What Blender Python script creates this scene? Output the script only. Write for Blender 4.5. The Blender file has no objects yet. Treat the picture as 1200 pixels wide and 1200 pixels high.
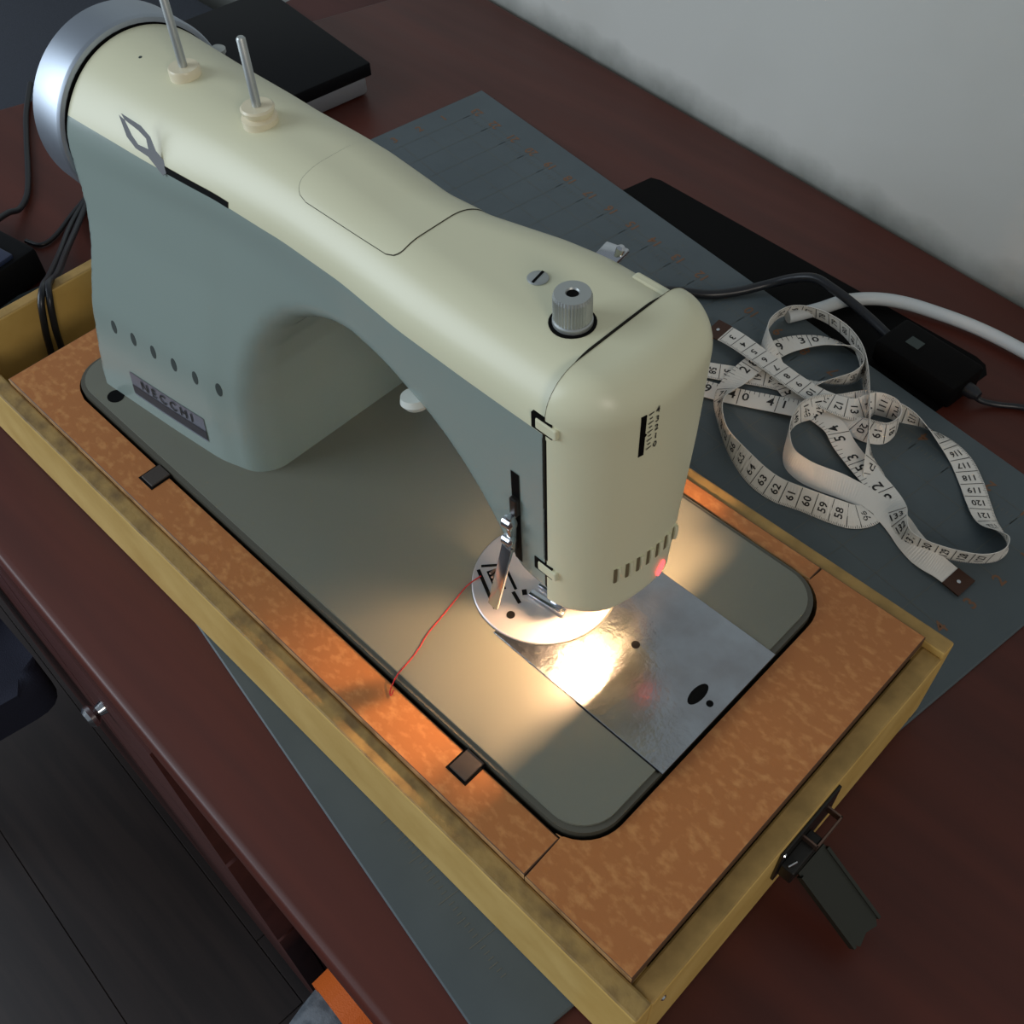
import bpy, bmesh, math, random
import numpy as np
from mathutils import Vector, Matrix
random.seed(7)
SC = bpy.context.scene
COL = SC.collection
LIFT = 0.82            # the machine bed is modelled at z = 0; the floor lies 0.82 m lower

# ------------------------------------------------------------------ camera
cam_d = bpy.data.cameras.new('camera'); cam = bpy.data.objects.new('camera', cam_d); COL.objects.link(cam)
R = ((0.71283672, 0.70056009, -0.03285376), (0.53934727, -0.5775381, -0.61282482), (-0.44829491, 0.41912445, -0.78953554))
rx, ry, rz_ = Vector(R[0]), -Vector(R[1]), -Vector(R[2])
cam.matrix_world = Matrix(((rx[0], ry[0], rz_[0], .102069), (rx[1], ry[1], rz_[1], -.12743693),
                           (rx[2], ry[2], rz_[2], .44612161 + LIFT), (0, 0, 0, 1)))
cam_d.sensor_width = 36; cam_d.lens = 36 * 1255.005 / 1200
cam_d.clip_start = .01; cam_d.clip_end = 60
SC.camera = cam

# ------------------------------------------------------------------ light
w = bpy.data.worlds.new('room'); SC.world = w; w.use_nodes = True
w.node_tree.nodes['Background'].inputs[0].default_value = (.80, .90, 1.0, 1)
w.node_tree.nodes['Background'].inputs[1].default_value = .24
def area_light(name, loc, target, size, power, color):
    d = bpy.data.lights.new(name, 'AREA'); d.shape = 'RECTANGLE'; d.size, d.size_y = size; d.energy = power; d.color = color
    o = bpy.data.objects.new(name, d); COL.objects.link(o)
    o.location = (loc[0], loc[1], loc[2] + LIFT)
    o.rotation_euler = (Vector(target) - Vector(loc)).to_track_quat('-Z', 'Y').to_euler()
    return o
area_light('window_daylight', (-1.75, -1.60, .95), (-.15, .1, 0), (1.5, 1.5), 42, (.78, .89, 1.0))
area_light('added_warm_fill', (2.2, -1.0, 1.35), (-.1, .2, .1), (.7, .7), 17, (1.0, .90, .78))  # unseen warm fill, added to brighten the cover face and right-hand board
SC.view_settings.view_transform = 'Standard'; SC.view_settings.look = 'None'
SC.view_settings.gamma = 1; SC.view_settings.use_curve_mapping = False
SC.view_settings.exposure = 0.0

# ------------------------------------------------------------------ materials
def lin(c):
    return tuple(((v / 255) / 12.92 if v / 255 <= .04045 else ((v / 255 + .055) / 1.055) ** 2.4) for v in c) + (1,)
MATS = {}
def mat(name, rgb, rough=.5, metal=0., spec=.5, rgb2=None, scale=40, mix=(.4, .6), bump=0, bscale=200, coat=0,
        rvar=0, detail=4, stretch=(1, 1, 1), emit=0, kind='noise'):
    m = bpy.data.materials.new(name); m.use_nodes = True; nt = m.node_tree; N = nt.nodes; L = nt.links
    b = N['Principled BSDF']
    b.inputs['Base Color'].default_value = lin(rgb); b.inputs['Roughness'].default_value = rough
    b.inputs['Metallic'].default_value = metal; b.inputs['Specular IOR Level'].default_value = spec
    b.inputs['Coat Weight'].default_value = coat; b.inputs['Coat Roughness'].default_value = .08
    if emit:
        b.inputs['Emission Color'].default_value = lin(rgb); b.inputs['Emission Strength'].default_value = emit
    tc = N.new('ShaderNodeTexCoord'); mp = N.new('ShaderNodeMapping'); mp.inputs['Scale'].default_value = stretch
    L.new(tc.outputs['Object'], mp.inputs['Vector'])
    def tex(sc, det=4):
        if kind == 'voronoi':
            t = N.new('ShaderNodeTexVoronoi'); t.inputs['Scale'].default_value = sc; out = t.outputs['Color']
        else:
            t = N.new('ShaderNodeTexNoise'); t.inputs['Scale'].default_value = sc; t.inputs['Detail'].default_value = det
            out = t.outputs['Fac']
        L.new(mp.outputs['Vector'], t.inputs['Vector']); return out
    if rgb2:
        r = N.new('ShaderNodeValToRGB'); r.color_ramp.elements[0].position = mix[0]; r.color_ramp.elements[1].position = mix[1]
        r.color_ramp.elements[0].color = lin(rgb); r.color_ramp.elements[1].color = lin(rgb2)
        L.new(tex(scale, detail), r.inputs['Fac']); L.new(r.outputs['Color'], b.inputs['Base Color'])
    if bump:
        bp = N.new('ShaderNodeBump'); bp.inputs['Strength'].default_value = bump; bp.inputs['Distance'].default_value = .001
        t = N.new('ShaderNodeTexNoise'); t.inputs['Scale'].default_value = bscale; t.inputs['Detail'].default_value = 3
        L.new(mp.outputs['Vector'], t.inputs['Vector'])
        L.new(t.outputs['Fac'], bp.inputs['Height']); L.new(bp.outputs['Normal'], b.inputs['Normal'])
    if rvar:
        t = N.new('ShaderNodeTexNoise'); t.inputs['Scale'].default_value = bscale / 4; L.new(mp.outputs['Vector'], t.inputs['Vector'])
        mr = N.new('ShaderNodeMapRange'); mr.inputs['To Min'].default_value = max(0, rough - rvar); mr.inputs['To Max'].default_value = rough + rvar
        L.new(t.outputs['Fac'], mr.inputs['Value']); L.new(mr.outputs['Result'], b.inputs['Roughness'])
    MATS[name] = m; return m
M_CREAM = mat('cream_enamel', (214, 212, 181), .36, spec=.45)
M_GREEN = mat('grey_green_enamel', (134, 148, 142), .22)
M_BED = mat('bed_enamel', (112, 113, 101), .32)
M_LIP = mat('bed_lip_enamel', (84, 82, 72), .3)
M_CHROME = mat('chrome', (205, 208, 212), .16, 1)
M_PLATE = mat('scratched_steel', (176, 180, 186), .20, 1, rgb2=(160, 160, 164), scale=60, mix=(.35, .7), bump=.14, bscale=360, rvar=.08)
M_DISC = mat('satin_steel', (200, 198, 200), .42, .8, rvar=.05)
M_WHEEL = mat('brushed_aluminium', (168, 176, 186), .42, .9, rvar=.05)
M_STEEL = mat('dull_steel', (184, 188, 186), .46, .85)
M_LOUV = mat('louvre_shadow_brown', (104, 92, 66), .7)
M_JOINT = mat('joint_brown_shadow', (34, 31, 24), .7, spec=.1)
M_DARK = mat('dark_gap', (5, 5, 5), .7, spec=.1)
M_SEAM = mat('seam_shadow_line', (70, 68, 52), .7)
M_VENT = mat('vent_hole_grey', (52, 62, 60), .6)
M_TIN = mat('black_metal', (46, 44, 42), .35, .6)
M_BADGE = mat('badge_silver', (132, 136, 150), .35, .7)
M_BADGE2 = mat('badge_dark', (40, 36, 44), .4)
M_PRINT = mat('black_print', (34, 32, 30), .7)
M_BOARD = mat('hardboard', (170, 107, 56), .42, rgb2=(192, 132, 76), scale=230, mix=(.50, .72), bump=.12, bscale=300, stretch=(.8, 1.2, 1), detail=3)
M_BOARDEDGE = mat('hardboard_worn_edge', (176, 136, 88), .6, rgb2=(140, 104, 64), scale=120)
M_HBDARK = mat('hardboard_dark_edge', (84, 56, 36), .6)
M_CASE = mat('yellow_case_paint', (212, 178, 106), .45, rgb2=(196, 160, 88), scale=26, mix=(.35, .65), bump=.12, bscale=150)
M_CASETOP = mat('worn_case_rim', (158, 128, 72), .6, rgb2=(112, 88, 50), scale=70, mix=(.42, .68), bump=.3, bscale=300)
M_RIM = mat('yellow_rim_worn', (170, 136, 76), .55, rgb2=(138, 110, 58), scale=60, mix=(.4, .7), bump=.2, bscale=300)
M_CASEIN = mat('case_inner_paper', (172, 150, 96), .6, rgb2=(128, 106, 62), scale=30, mix=(.4, .7))
M_TABLE = mat('mahogany_veneer', (84, 37, 26), .44, spec=.4, rgb2=(70, 30, 21), scale=18, mix=(.3, .7), stretch=(.25, 3, 3), rvar=.05, bscale=80)
M_TABLE2 = mat('mahogany_front', (78, 42, 38), .5, spec=.3, rgb2=(68, 36, 32), scale=16, stretch=(.25, 3, 3))
M_FLOOR = mat('dark_laminate', (50, 42, 40), .5, spec=.3, rgb2=(42, 36, 35), scale=14, stretch=(.3, 4, 1))
M_WALL = mat('white_wall_paint', (180, 180, 173), .85, rgb2=(190, 190, 184), scale=3, bump=.3, bscale=60)
M_BLACK = mat('black_plastic', (10, 11, 15), .55, spec=.15)
M_BLACKM = mat('matt_black_plastic', (6, 5, 5), .6, spec=.1)
M_CABLE = mat('black_rubber_cable', (26, 28, 33), .35)
M_WCABLE = mat('white_plastic_cable', (196, 200, 200), .45)
M_SILVER = mat('silver_plastic', (150, 152, 158), .35, .4)
M_NAVY = mat('navy_fabric', (22, 26, 44), .85, bump=.4, bscale=900)
M_LILAC = mat('pale_lilac_plastic', (190, 188, 222), .25)
M_ORANGE = mat('orange_webbing', (216, 100, 26), .6, bump=.3, bscale=900)
M_GREYF = mat('grey_felt', (112, 118, 124), .9, rgb2=(84, 90, 96), scale=90, bump=.4, bscale=500)
M_DGREY = mat('dark_grey_fabric', (58, 62, 72), .85, rgb2=(48, 52, 60), scale=160, stretch=(6, 6, .4), bump=.3, bscale=600)
M_TAPE = mat('tape_white_vinyl', (226, 222, 214), .5, spec=.4)
M_TIP = mat('tape_brown_tip', (70, 44, 32), .4, .4)
M_RED = mat('red_thread', (176, 34, 34), .6)
M_REDLAMP = mat('red_signal_lamp', (255, 60, 60), .2, emit=5)
M_BULB = mat('warm_bulb', (255, 200, 150), .3, emit=2500)
M_ORPRINT = mat('faded_orange_print', (118, 84, 60), .7)
M_MATLINE = mat('mat_printed_line', (96, 98, 92), .7)
M_IVORY = mat('ivory_plastic', (222, 212, 182), .3)
M_GREENFLAP = mat('olive_metal_flap', (42, 44, 37), .45, .2)
M_BROWNMETAL = mat('bronzed_metal', (120, 96, 84), .35, .8)
M_HINGE = mat('black_hinge_leather', (60, 52, 46), .5)
M_MATBASE = mat('cutting_mat_grey', (78, 88, 92), .5, rgb2=(74, 84, 88), scale=20)
M_WHITEHW = mat('white_knob', (210, 214, 206), .3)

# ------------------------------------------------------------------ helpers
def tag(o, label=None, cat=None, group=None, kind=None):
    if label: o['label'] = label
    if cat: o['category'] = cat
    if group: o['group'] = group
    if kind: o['kind'] = kind
    return o
def thing(name, label, cat, base, group=None):
    o = bpy.data.objects.new(name, None); COL.objects.link(o); o.location = base; o.empty_display_size = .02
    o['base'] = base
    return tag(o, label, cat, group)
def base_of(p):
    while p.parent: p = p.parent
    return Vector(p.location)
def link_mesh(name, me, m, parent=None, base=None, smooth=False):
    """vertices come in scene coordinates; the origin moves to the base of the thing"""
    b = base_of(parent) if parent else Vector(base or (0, 0, 0))
    me.transform(Matrix.Translation(-b))
    o = bpy.data.objects.new(name, me); COL.objects.link(o)
    if parent: o.parent = parent
    else: o.location = b
    for mm in (m if isinstance(m, (list, tuple)) else [m]): me.materials.append(mm)
    if smooth is True: me.shade_smooth()
    elif smooth: me.set_sharp_from_angle(angle=smooth) if hasattr(me, 'set_sharp_from_angle') else None
    me.update(); return o
def raw(name, V, F, m, parent=None, base=None, smooth=False):
    me = bpy.data.meshes.new(name); me.from_pydata([tuple(v) for v in V], [], [tuple(int(i) for i in f) for f in F])
    return link_mesh(name, me, m, parent, base, smooth)
class MB:
    def __init__(s): s.bm = bmesh.new()
    def box(s, a, b, bev=0, seg=2):
        a, b = Vector(a), Vector(b); c = (a + b) / 2; d = b - a
        r = bmesh.ops.create_cube(s.bm, size=1, matrix=Matrix.Translation(c) @ Matrix.Diagonal((abs(d[0]), abs(d[1]), abs(d[2]), 1)))
        if bev:
            es = list({e for v in r['verts'] for e in v.link_edges})
            bmesh.ops.bevel(s.bm, geom=es, offset=bev, segments=seg, affect='EDGES', profile=.5, clamp_overlap=True)
        return s
    def obox(s, c, ax, ay, az, half, bev=0):
        """oriented box: centre, three axes, half sizes"""
        ax, ay, az = Vector(ax).normalized(), Vector(ay).normalized(), Vector(az).normalized()
        mt = Matrix(((ax[0] * half[0] * 2, ay[0] * half[1] * 2, az[0] * half[2] * 2, c[0]), (ax[1] * half[0] * 2, ay[1] * half[1] * 2, az[1] * half[2] * 2, c[1]),
                     (ax[2] * half[0] * 2, ay[2] * half[1] * 2, az[2] * half[2] * 2, c[2]), (0, 0, 0, 1)))
        r = bmesh.ops.create_cube(s.bm, size=1, matrix=mt)
        if bev:
            bmesh.ops.bevel(s.bm, geom=list({e for v in r['verts'] for e in v.link_edges}), offset=bev, segments=2, affect='EDGES', profile=.5, clamp_overlap=True)
        return s
    def prism(s, poly, z0, z1, bev=0, seg=2, topmat=None):
        n = len(poly); lo = [s.bm.verts.new((p[0], p[1], z0)) for p in poly]; hi = [s.bm.verts.new((p[0], p[1], z1)) for p in poly]
        ft = s.bm.faces.new(hi); fb = s.bm.faces.new(lo[::-1])
        for i in range(n): s.bm.faces.new((lo[i], lo[(i + 1) % n], hi[(i + 1) % n], hi[i]))
        if bev: bmesh.ops.bevel(s.bm, geom=list(ft.edges), offset=bev, segments=seg, affect='EDGES', profile=.5, clamp_overlap=True)
        return s
    def lathe(s, prof, o, axis, seg=32, cap=True):
        """prof: (radius, distance along the axis)"""
        ax = Vector(axis).normalized(); u = ax.orthogonal().normalized(); v = ax.cross(u); o = Vector(o); rings = []
        for r, h in prof:
            rings.append([s.bm.verts.new(o + ax * h + (u * math.cos(2 * math.pi * k / seg) + v * math.sin(2 * math.pi * k / seg)) * max(r, 1e-5)) for k in range(seg)])
        for a, b in zip(rings, rings[1:]):
            for k in range(seg): s.bm.faces.new((a[k], a[(k + 1) % seg], b[(k + 1) % seg], b[k]))
        if cap: s.bm.faces.new(rings[0][::-1]); s.bm.faces.new(rings[-1])
        return s
    def tube(s, pts, r, seg=8, n=6, closed=False):
        P = spline(pts, n) if n > 1 else [Vector(p) for p in pts]
        up = None; rings = []
        for i, p in enumerate(P):
            t = (P[min(i + 1, len(P) - 1)] - P[max(i - 1, 0)]).normalized()
            if up is None: up = t.orthogonal().normalized()
            up = (up - t * up.dot(t)).normalized(); v = t.cross(up)
            rr = r(i / (len(P) - 1)) if callable(r) else r
            rings.append([s.bm.verts.new(p + (up * math.cos(2 * math.pi * k / seg) + v * math.sin(2 * math.pi * k / seg)) * rr) for k in range(seg)])
        for a, b in zip(rings, rings[1:]):
            for k in range(seg): s.bm.faces.new((a[k], a[(k + 1) % seg], b[(k + 1) % seg], b[k]))
        s.bm.faces.new(rings[0][::-1]); s.bm.faces.new(rings[-1]); return s
    def faces(s, V, F):
        vs = [s.bm.verts.new(v) for v in V]
        for f in F: s.bm.faces.new([vs[i] for i in f])
        return s
    def build(s, name, m, parent=None, base=None, smooth=None):
        bmesh.ops.recalc_face_normals(s.bm, faces=s.bm.faces[:])
        me = bpy.data.meshes.new(name); s.bm.to_mesh(me); s.bm.free()
        if smooth:
            me.shade_smooth(); me.set_sharp_from_angle(angle=math.radians(smooth))
        return link_mesh(name, me, m, parent, base)
def spline(pts, n=6):
    P = [Vector(p) for p in pts]; out = []
    for i in range(len(P) - 1):
        p0, p1, p2, p3 = P[max(i - 1, 0)], P[i], P[i + 1], P[min(i + 2, len(P) - 1)]
        for k in range(n):
            t = k / n
            out.append(.5 * ((2 * p1) + (p2 - p0) * t + (2 * p0 - 5 * p1 + 4 * p2 - p3) * t * t + (3 * p1 - p0 - 3 * p2 + p3) * t ** 3))
    out.append(P[-1]); return out
def rrect(x0, y0, x1, y1, r, n=8):
    out = []
    for cx, cy, a in ((x1 - r, y0 + r, -90), (x1 - r, y1 - r, 0), (x0 + r, y1 - r, 90), (x0 + r, y0 + r, 180)):
        for k in range(n + 1):
            t = math.radians(a + 90 * k / n); out.append((cx + r * math.cos(t), cy + r * math.sin(t)))
    return out
_TXT = {}
def glyphs(s, size):
    """flat triangulated lettering, centred, as 2-D points and faces"""
    if s not in _TXT:
        c = bpy.data.curves.new('lettering', 'FONT'); c.body = s; c.size = 1; c.align_x = 'CENTER'; c.align_y = 'CENTER'; c.resolution_u = 2; c.offset = .016
        o = bpy.data.objects.new('lettering', c); COL.objects.link(o)
        dg = bpy.context.evaluated_depsgraph_get(); me = o.evaluated_get(dg).to_mesh()
        V = [(v.co.x, v.co.y) for v in me.vertices]; F = [tuple(p.vertices) for p in me.polygons]
        o.evaluated_get(dg).to_mesh_clear(); bpy.data.objects.remove(o); bpy.data.curves.remove(c)
        _TXT[s] = (V, F)
    V, F = _TXT[s]; return [(x * size, y * size) for x, y in V], F

# ------------------------------------------------------------------ the room
FZ = -.82
TZ = -.0735                                     # table top
def tilted(ax, ay, bx, by, n0, n1, z0, z1): return None
# floor of dark laminate planks, rows along the table
fl = raw('floor', [(-4, -4, FZ - .0016), (3, -4, FZ - .0016), (3, 1.6, FZ - .0016), (-4, 1.6, FZ - .0016)], [(0, 1, 2, 3)], M_DARK, base=(0, 0, FZ))
fl.data.materials[0] = mat('floor_joint', (60, 54, 52), .6); tag(fl, kind='structure')
fa = math.radians(-2.4); fdx, fdy = Vector((math.cos(fa), math.sin(fa))), Vector((-math.sin(fa), math.cos(fa)))
fo = Vector((-.465, -.0993))
def plank(s0, s1, t0, t1):
    g = .0005; p = [fo + fdx * a + fdy * b for a, b in ((s0 + g, t0 + g), (s1 - g, t0 + g), (s1 - g, t1 - g), (s0 + g, t1 - g))]
    MB().prism([tuple(q) for q in p], FZ - .011, FZ, .0005, 1).build('plank', M_FLOOR, fl)
for row in range(-8, 9):
    t0 = row * .155; off = {0: .0715, -1: .162}.get(row, (row * .43) % 1.2)
    for k in range(-3, 3):
        plank(off + k * 1.2, off + (k + 1) * 1.2, t0, t0 + .155)
# back wall, just behind the table
wd = Vector((.58, -.059)).normalized(); wn = Vector((-wd[1], wd[0])); wo = Vector((-.6428, .5904))
def wallp(s, d): return tuple(wo + wd * s + wn * d)
WN = 64; WH = 30
V = []; F = []
for j in range(2):
    for i in range(2): V.append((*wallp(-3.2 + 6.2 * i, .0), FZ + 2.6 * j))
mbw = MB(); a, b, c, d = wallp(-3.4, 0), wallp(3.4, 0), wallp(3.4, .1), wallp(-3.4, .1)
mbw.prism([a, b, c, d], FZ, FZ + 2.6)
wl = mbw.build('wall_back', M_WALL, base=(*wallp(0, 0), FZ)); tag(wl, kind='structure')
# damp stains along the foot of the visible wall and a peeled curve in the paint
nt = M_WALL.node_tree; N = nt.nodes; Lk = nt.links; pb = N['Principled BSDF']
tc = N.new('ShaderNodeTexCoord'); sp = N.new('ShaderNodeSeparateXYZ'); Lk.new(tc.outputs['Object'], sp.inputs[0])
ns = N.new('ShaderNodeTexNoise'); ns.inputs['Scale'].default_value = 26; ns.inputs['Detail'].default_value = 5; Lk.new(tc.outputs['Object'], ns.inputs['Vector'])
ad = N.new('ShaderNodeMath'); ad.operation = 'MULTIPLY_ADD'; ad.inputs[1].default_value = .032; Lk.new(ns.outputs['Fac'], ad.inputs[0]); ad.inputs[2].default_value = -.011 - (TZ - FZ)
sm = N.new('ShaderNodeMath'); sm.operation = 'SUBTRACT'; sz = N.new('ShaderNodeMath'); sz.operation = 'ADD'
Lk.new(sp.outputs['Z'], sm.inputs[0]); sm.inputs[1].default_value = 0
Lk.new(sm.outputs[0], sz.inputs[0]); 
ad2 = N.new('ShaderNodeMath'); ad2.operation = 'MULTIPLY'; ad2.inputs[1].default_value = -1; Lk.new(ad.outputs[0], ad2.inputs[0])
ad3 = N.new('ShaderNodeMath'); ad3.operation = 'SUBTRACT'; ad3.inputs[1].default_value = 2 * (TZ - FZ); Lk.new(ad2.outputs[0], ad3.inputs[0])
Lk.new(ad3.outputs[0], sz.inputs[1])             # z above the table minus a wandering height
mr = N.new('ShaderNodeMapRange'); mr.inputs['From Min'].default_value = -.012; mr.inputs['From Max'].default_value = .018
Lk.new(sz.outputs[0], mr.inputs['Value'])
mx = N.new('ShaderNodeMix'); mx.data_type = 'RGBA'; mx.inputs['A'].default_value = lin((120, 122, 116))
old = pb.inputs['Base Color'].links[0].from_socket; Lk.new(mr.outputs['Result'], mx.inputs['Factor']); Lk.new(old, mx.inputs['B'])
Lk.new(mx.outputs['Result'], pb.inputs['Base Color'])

# ------------------------------------------------------------------ the desk
def tfront(x): return -.0922 - .030 * (x + .2073) - .004
desk = thing('desk', 'dark mahogany desk against the white wall carrying the sewing machine', 'desk', (-.1, .2, FZ))
x0l, x1r = -.86, 1.05
def lfront(x): return tfront(x)
def wback(x): return wo[1] + wd[1] / wd[0] * (x - wo[0]) - .003
ll = lambda y: -.8496 + (y - .1636) * (.095 / .2912) * .98
top = [(ll(lfront(-.93)), lfront(-.93)), (x1r, lfront(x1r)), (x1r, wback(x1r)), (ll(.60), wback(ll(.60)))]
m_ = MB(); m_.prism(top, TZ - .026, TZ, .006, 3); m_.build('tabletop', M_TABLE, desk, smooth=40)
def front_panel(name, xa, xb, za, zb, inset, m=M_TABLE2, bev=.002):
    pts = [(xa, lfront(xa) + inset), (xb, lfront(xb) + inset), (xb, lfront(xb) + inset + .018), (xa, lfront(xa) + inset + .018)]
    return MB().prism(pts, za, zb, 0).build(name, m, desk)
for za, zb in ((TZ - .205, TZ - .030), (TZ - .380, TZ - .211), (TZ - .70, TZ - .386)):
    for xa, xb in ((-.84, -.456), (-.450, -.238)):
        dr = front_panel('drawer', xa, xb, za, zb, -.0015)
        if xa < -.5 or za < TZ - .25: continue
        xk = (xa + xb) / 2; zk = (za + zb) / 2; yk = lfront(xk) - .0015
        kb = MB().lathe([(.005, 0), (.004, .005), (.008, .008), (.0085, .011), (.006, .0135)], (xk, yk, zk), (0, -1, 0), 20).build('knob', M_CHROME, dr, smooth=40)
mb = MB(); xa, xb = -.85, -.232
mb.prism([(xa, lfront(xa) + .018), (xb, lfront(xb) + .018), (xb, wback(xb) - .02), (xa, wback(xa) - .02)], FZ + .02, TZ - .0265); mb.build('drawer_pedestal', M_TABLE2, desk)
front_panel('apron', -.228, 1.0, TZ - .095, TZ - .027, .012)
mb = MB(); mb.prism([(.98, lfront(.98) + .012), (1.0, lfront(1.0) + .012), (1.0, wback(1.0) - .02), (.98, wback(.98) - .02)], FZ, TZ - .027); mb.build('side_panel', M_TABLE2, desk)
for xx, yy in ((-.83, 0), (-.26, 0), (-.83, .5), (-.26, .48)):
    MB().box((xx - .015, lfront(xx) + .03 + yy, FZ), (xx + .015, lfront(xx) + .06 + yy, FZ + .02)).build('foot', M_TABLE2, desk)

# ------------------------------------------------------------------ the cutting mat
MZ = -.071
mat_t = thing('cutting_mat', 'large blue-grey cutting mat with faded orange numbers under the machine case', 'cutting mat', (-.24, .2, TZ))
c_bl, c_br, c_fr = Vector((-.5418, .4655)), Vector((.0850, .3745)), Vector((.0215, -.0645))
mu = (c_br - c_bl).normalized(); mv = Vector((-mu[1], mu[0])) * -1
mw, mh = (c_br - c_bl).length, .455
def matp(u, v, z=MZ):
    p = c_bl + mu * u + mv * v; return (p[0], p[1], z)
mb = MB(); mb.prism([matp(0, mh)[:2], matp(mw, mh)[:2], matp(mw, 0)[:2], matp(0, 0)[:2]], TZ + .0002, MZ, .0008, 1); mb.build('mat_sheet', M_MATBASE, mat_t)
V = []; F = []
def strip(a, b, wdt, z, V=V, F=F):
    a, b = Vector(a), Vector(b); d = (b - a).normalized(); n = Vector((-d[1], d[0])) * wdt / 2; k = len(V)
    V += [(*(a - n), z), (*(b - n), z), (*(b + n), z), (*(a + n), z)]; F.append((k, k + 1, k + 2, k + 3))
bd = .026; inch = .0254
for i in range(1 + int((mw - 2 * bd) / inch)):
    u = bd + i * inch; strip(matp(u, bd)[:2], matp(u, mh - bd)[:2], .0004, MZ + .00012)
for j in range(1 + int((mh - 2 * bd) / inch)):
    v = bd + j * inch; strip(matp(bd, v)[:2], matp(mw - bd, v)[:2], .0004, MZ + .00012)
for i in range(int((mw - 2 * bd) / (inch / 8))):
    u = bd + i * inch / 8; l = .007 if i % 8 == 0 else (.005 if i % 4 == 0 else .003)
    strip(matp(u, mh - bd)[:2], matp(u, mh - bd + l)[:2], .0005, MZ + .00012); strip(matp(u, bd + .006)[:2], matp(u, bd + .006 + l)[:2], .0005, MZ + .00012)
tag(raw('printed_grid', V, F, M_MATLINE, mat_t), kind='stuff')
V = []; F = []
def mat_text(s, u, v, size, rot=0):
    g, f = glyphs(s, size); k = len(V); c_, s_ = math.cos(rot), math.sin(rot)
    for x, y in g: V.append(matp(u + x * c_ - y * s_, v - (x * s_ + y * c_), MZ + .00013))
    F.extend([tuple(i + k for i in q) for q in f])
for i in range(1 + int((mw - 2 * bd) / inch)):
    n = 23 - i
    if n >= 0:
        mat_text(str(n), bd + i * inch, .024, .011, math.pi); mat_text(str(n), bd + i * inch, mh - .042, .011)
for j in range(1, 1 + int((mh - 2 * bd) / inch)):
    mat_text(str(j), mw - .027, bd + j * inch, .011, math.pi / 2); mat_text(str(j), .015, bd + j * inch, .011, math.pi / 2)
tag(raw('printed_numbers', V, F, M_ORPRINT, mat_t), kind='stuff')

# ------------------------------------------------------------------ the case
case = thing('machine_base_case', 'worn yellow wooden base case with orange-brown hardboard top around the sewing machine bed', 'case', (-.22, .08, MZ))
CX0, CX1, CY0, CY1, RZ = -.503, .0573, -.0345, .1994, -.004
T = .0100
def wall_box(name, a, b, inner=None):
    o = MB().box(a, b, .0012, 2).build(name, [M_CASE, M_CASETOP, M_RIM], case)
    for p in o.data.polygons:
        if p.normal.z > .8: p.material_index = 1 if name == 'front_wall' else 2
    return o
BZ = MZ + .0006
wall_box('front_wall', (CX0, CY0, BZ), (CX1, CY0 + T, RZ))
wall_box('back_wall', (CX0, CY1 - .009, BZ), (CX1, CY1, RZ + .001))
wall_box('right_wall', (CX1 - .011, CY0 + T, BZ), (CX1, CY1 - .009, RZ - .0035))
lw = wall_box('left_wall', (CX0, CY0 + T, BZ), (CX0 + .009, CY1 - .009, RZ + .004))
MB().box((CX0 + .009, CY0 + T, BZ), (CX1 - .011, CY1 - .009, BZ + .004)).build('floor_panel', M_CASEIN, case)
BX0, BX1, BY0, BY1 = -.442, .0461, -.0243, .1903
ox0, ox1, oy0, oy1, orr = -.4155, .0022, -.0022, .1802, .023        # hole for the bed
SX = -.0127
def arc(cx, cy, r, a0, a1, n=8): return [(cx + r * math.cos(math.radians(a0 + (a1 - a0) * k / n)), cy + r * math.sin(math.radians(a0 + (a1 - a0) * k / n))) for k in range(n + 1)]
g = .0002
left_piece = [(SX - g, BY0), (SX - g, oy0)] + arc(ox0 + orr, oy0 + orr, orr, 270, 180) + arc(ox0 + orr, oy1 - orr, orr, 180, 90) + [(SX - g, oy1), (SX - g, BY1), (BX0, BY1), (BX0, BY0)]
right_piece = [(SX + g, BY0), (BX1, BY0), (BX1, BY1), (SX + g, BY1), (SX + g, oy1 - .0005)] + arc(ox1 - orr, oy1 - orr, orr, 78, 0) + arc(ox1 - orr, oy0 + orr, orr, 0, -78) + [(SX + g, oy0 + .0005)]
for nm, pl in (('surround_board', left_piece), ('surround_board', right_piece)):
    bm = bmesh.new(); mb = MB(); mb.bm.free(); mb.bm = bm
    mb.prism(pl, -.0072, 0, .0007, 2)
    o = mb.build(nm, [M_BOARD, M_BOARDEDGE, M_HBDARK], case)
    for p in o.data.polygons:
        if p.normal.z < .9: p.material_index = 1 if p.normal.y < -.5 else 2
# support ledges under the board
MB().box((BX0, CY0 + T, -.016), (CX1 - .011, CY0 + T + .010, -.0074)).box((BX0, CY1 - .019, -.016), (CX1 - .011, CY1 - .009, -.0074)).box((BX0, CY0 + T, -.068), (BX0 + .006, CY1 - .009, -.0074)).build('support_ledge', M_CASETOP, case)
# leather hinge tabs set in the board
for xx in (-.3115, -.0655):
    MB().box((xx - .0052, -.0125, -.0003), (xx + .0052, -.0005, .0012), .0004).build('hinge_tab', M_HINGE, case)
    MB().box((xx - .0064, -.0138, -.0002), (xx + .0064, -.0005, .0003)).build('hinge_slot', M_DARK, case)
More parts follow.
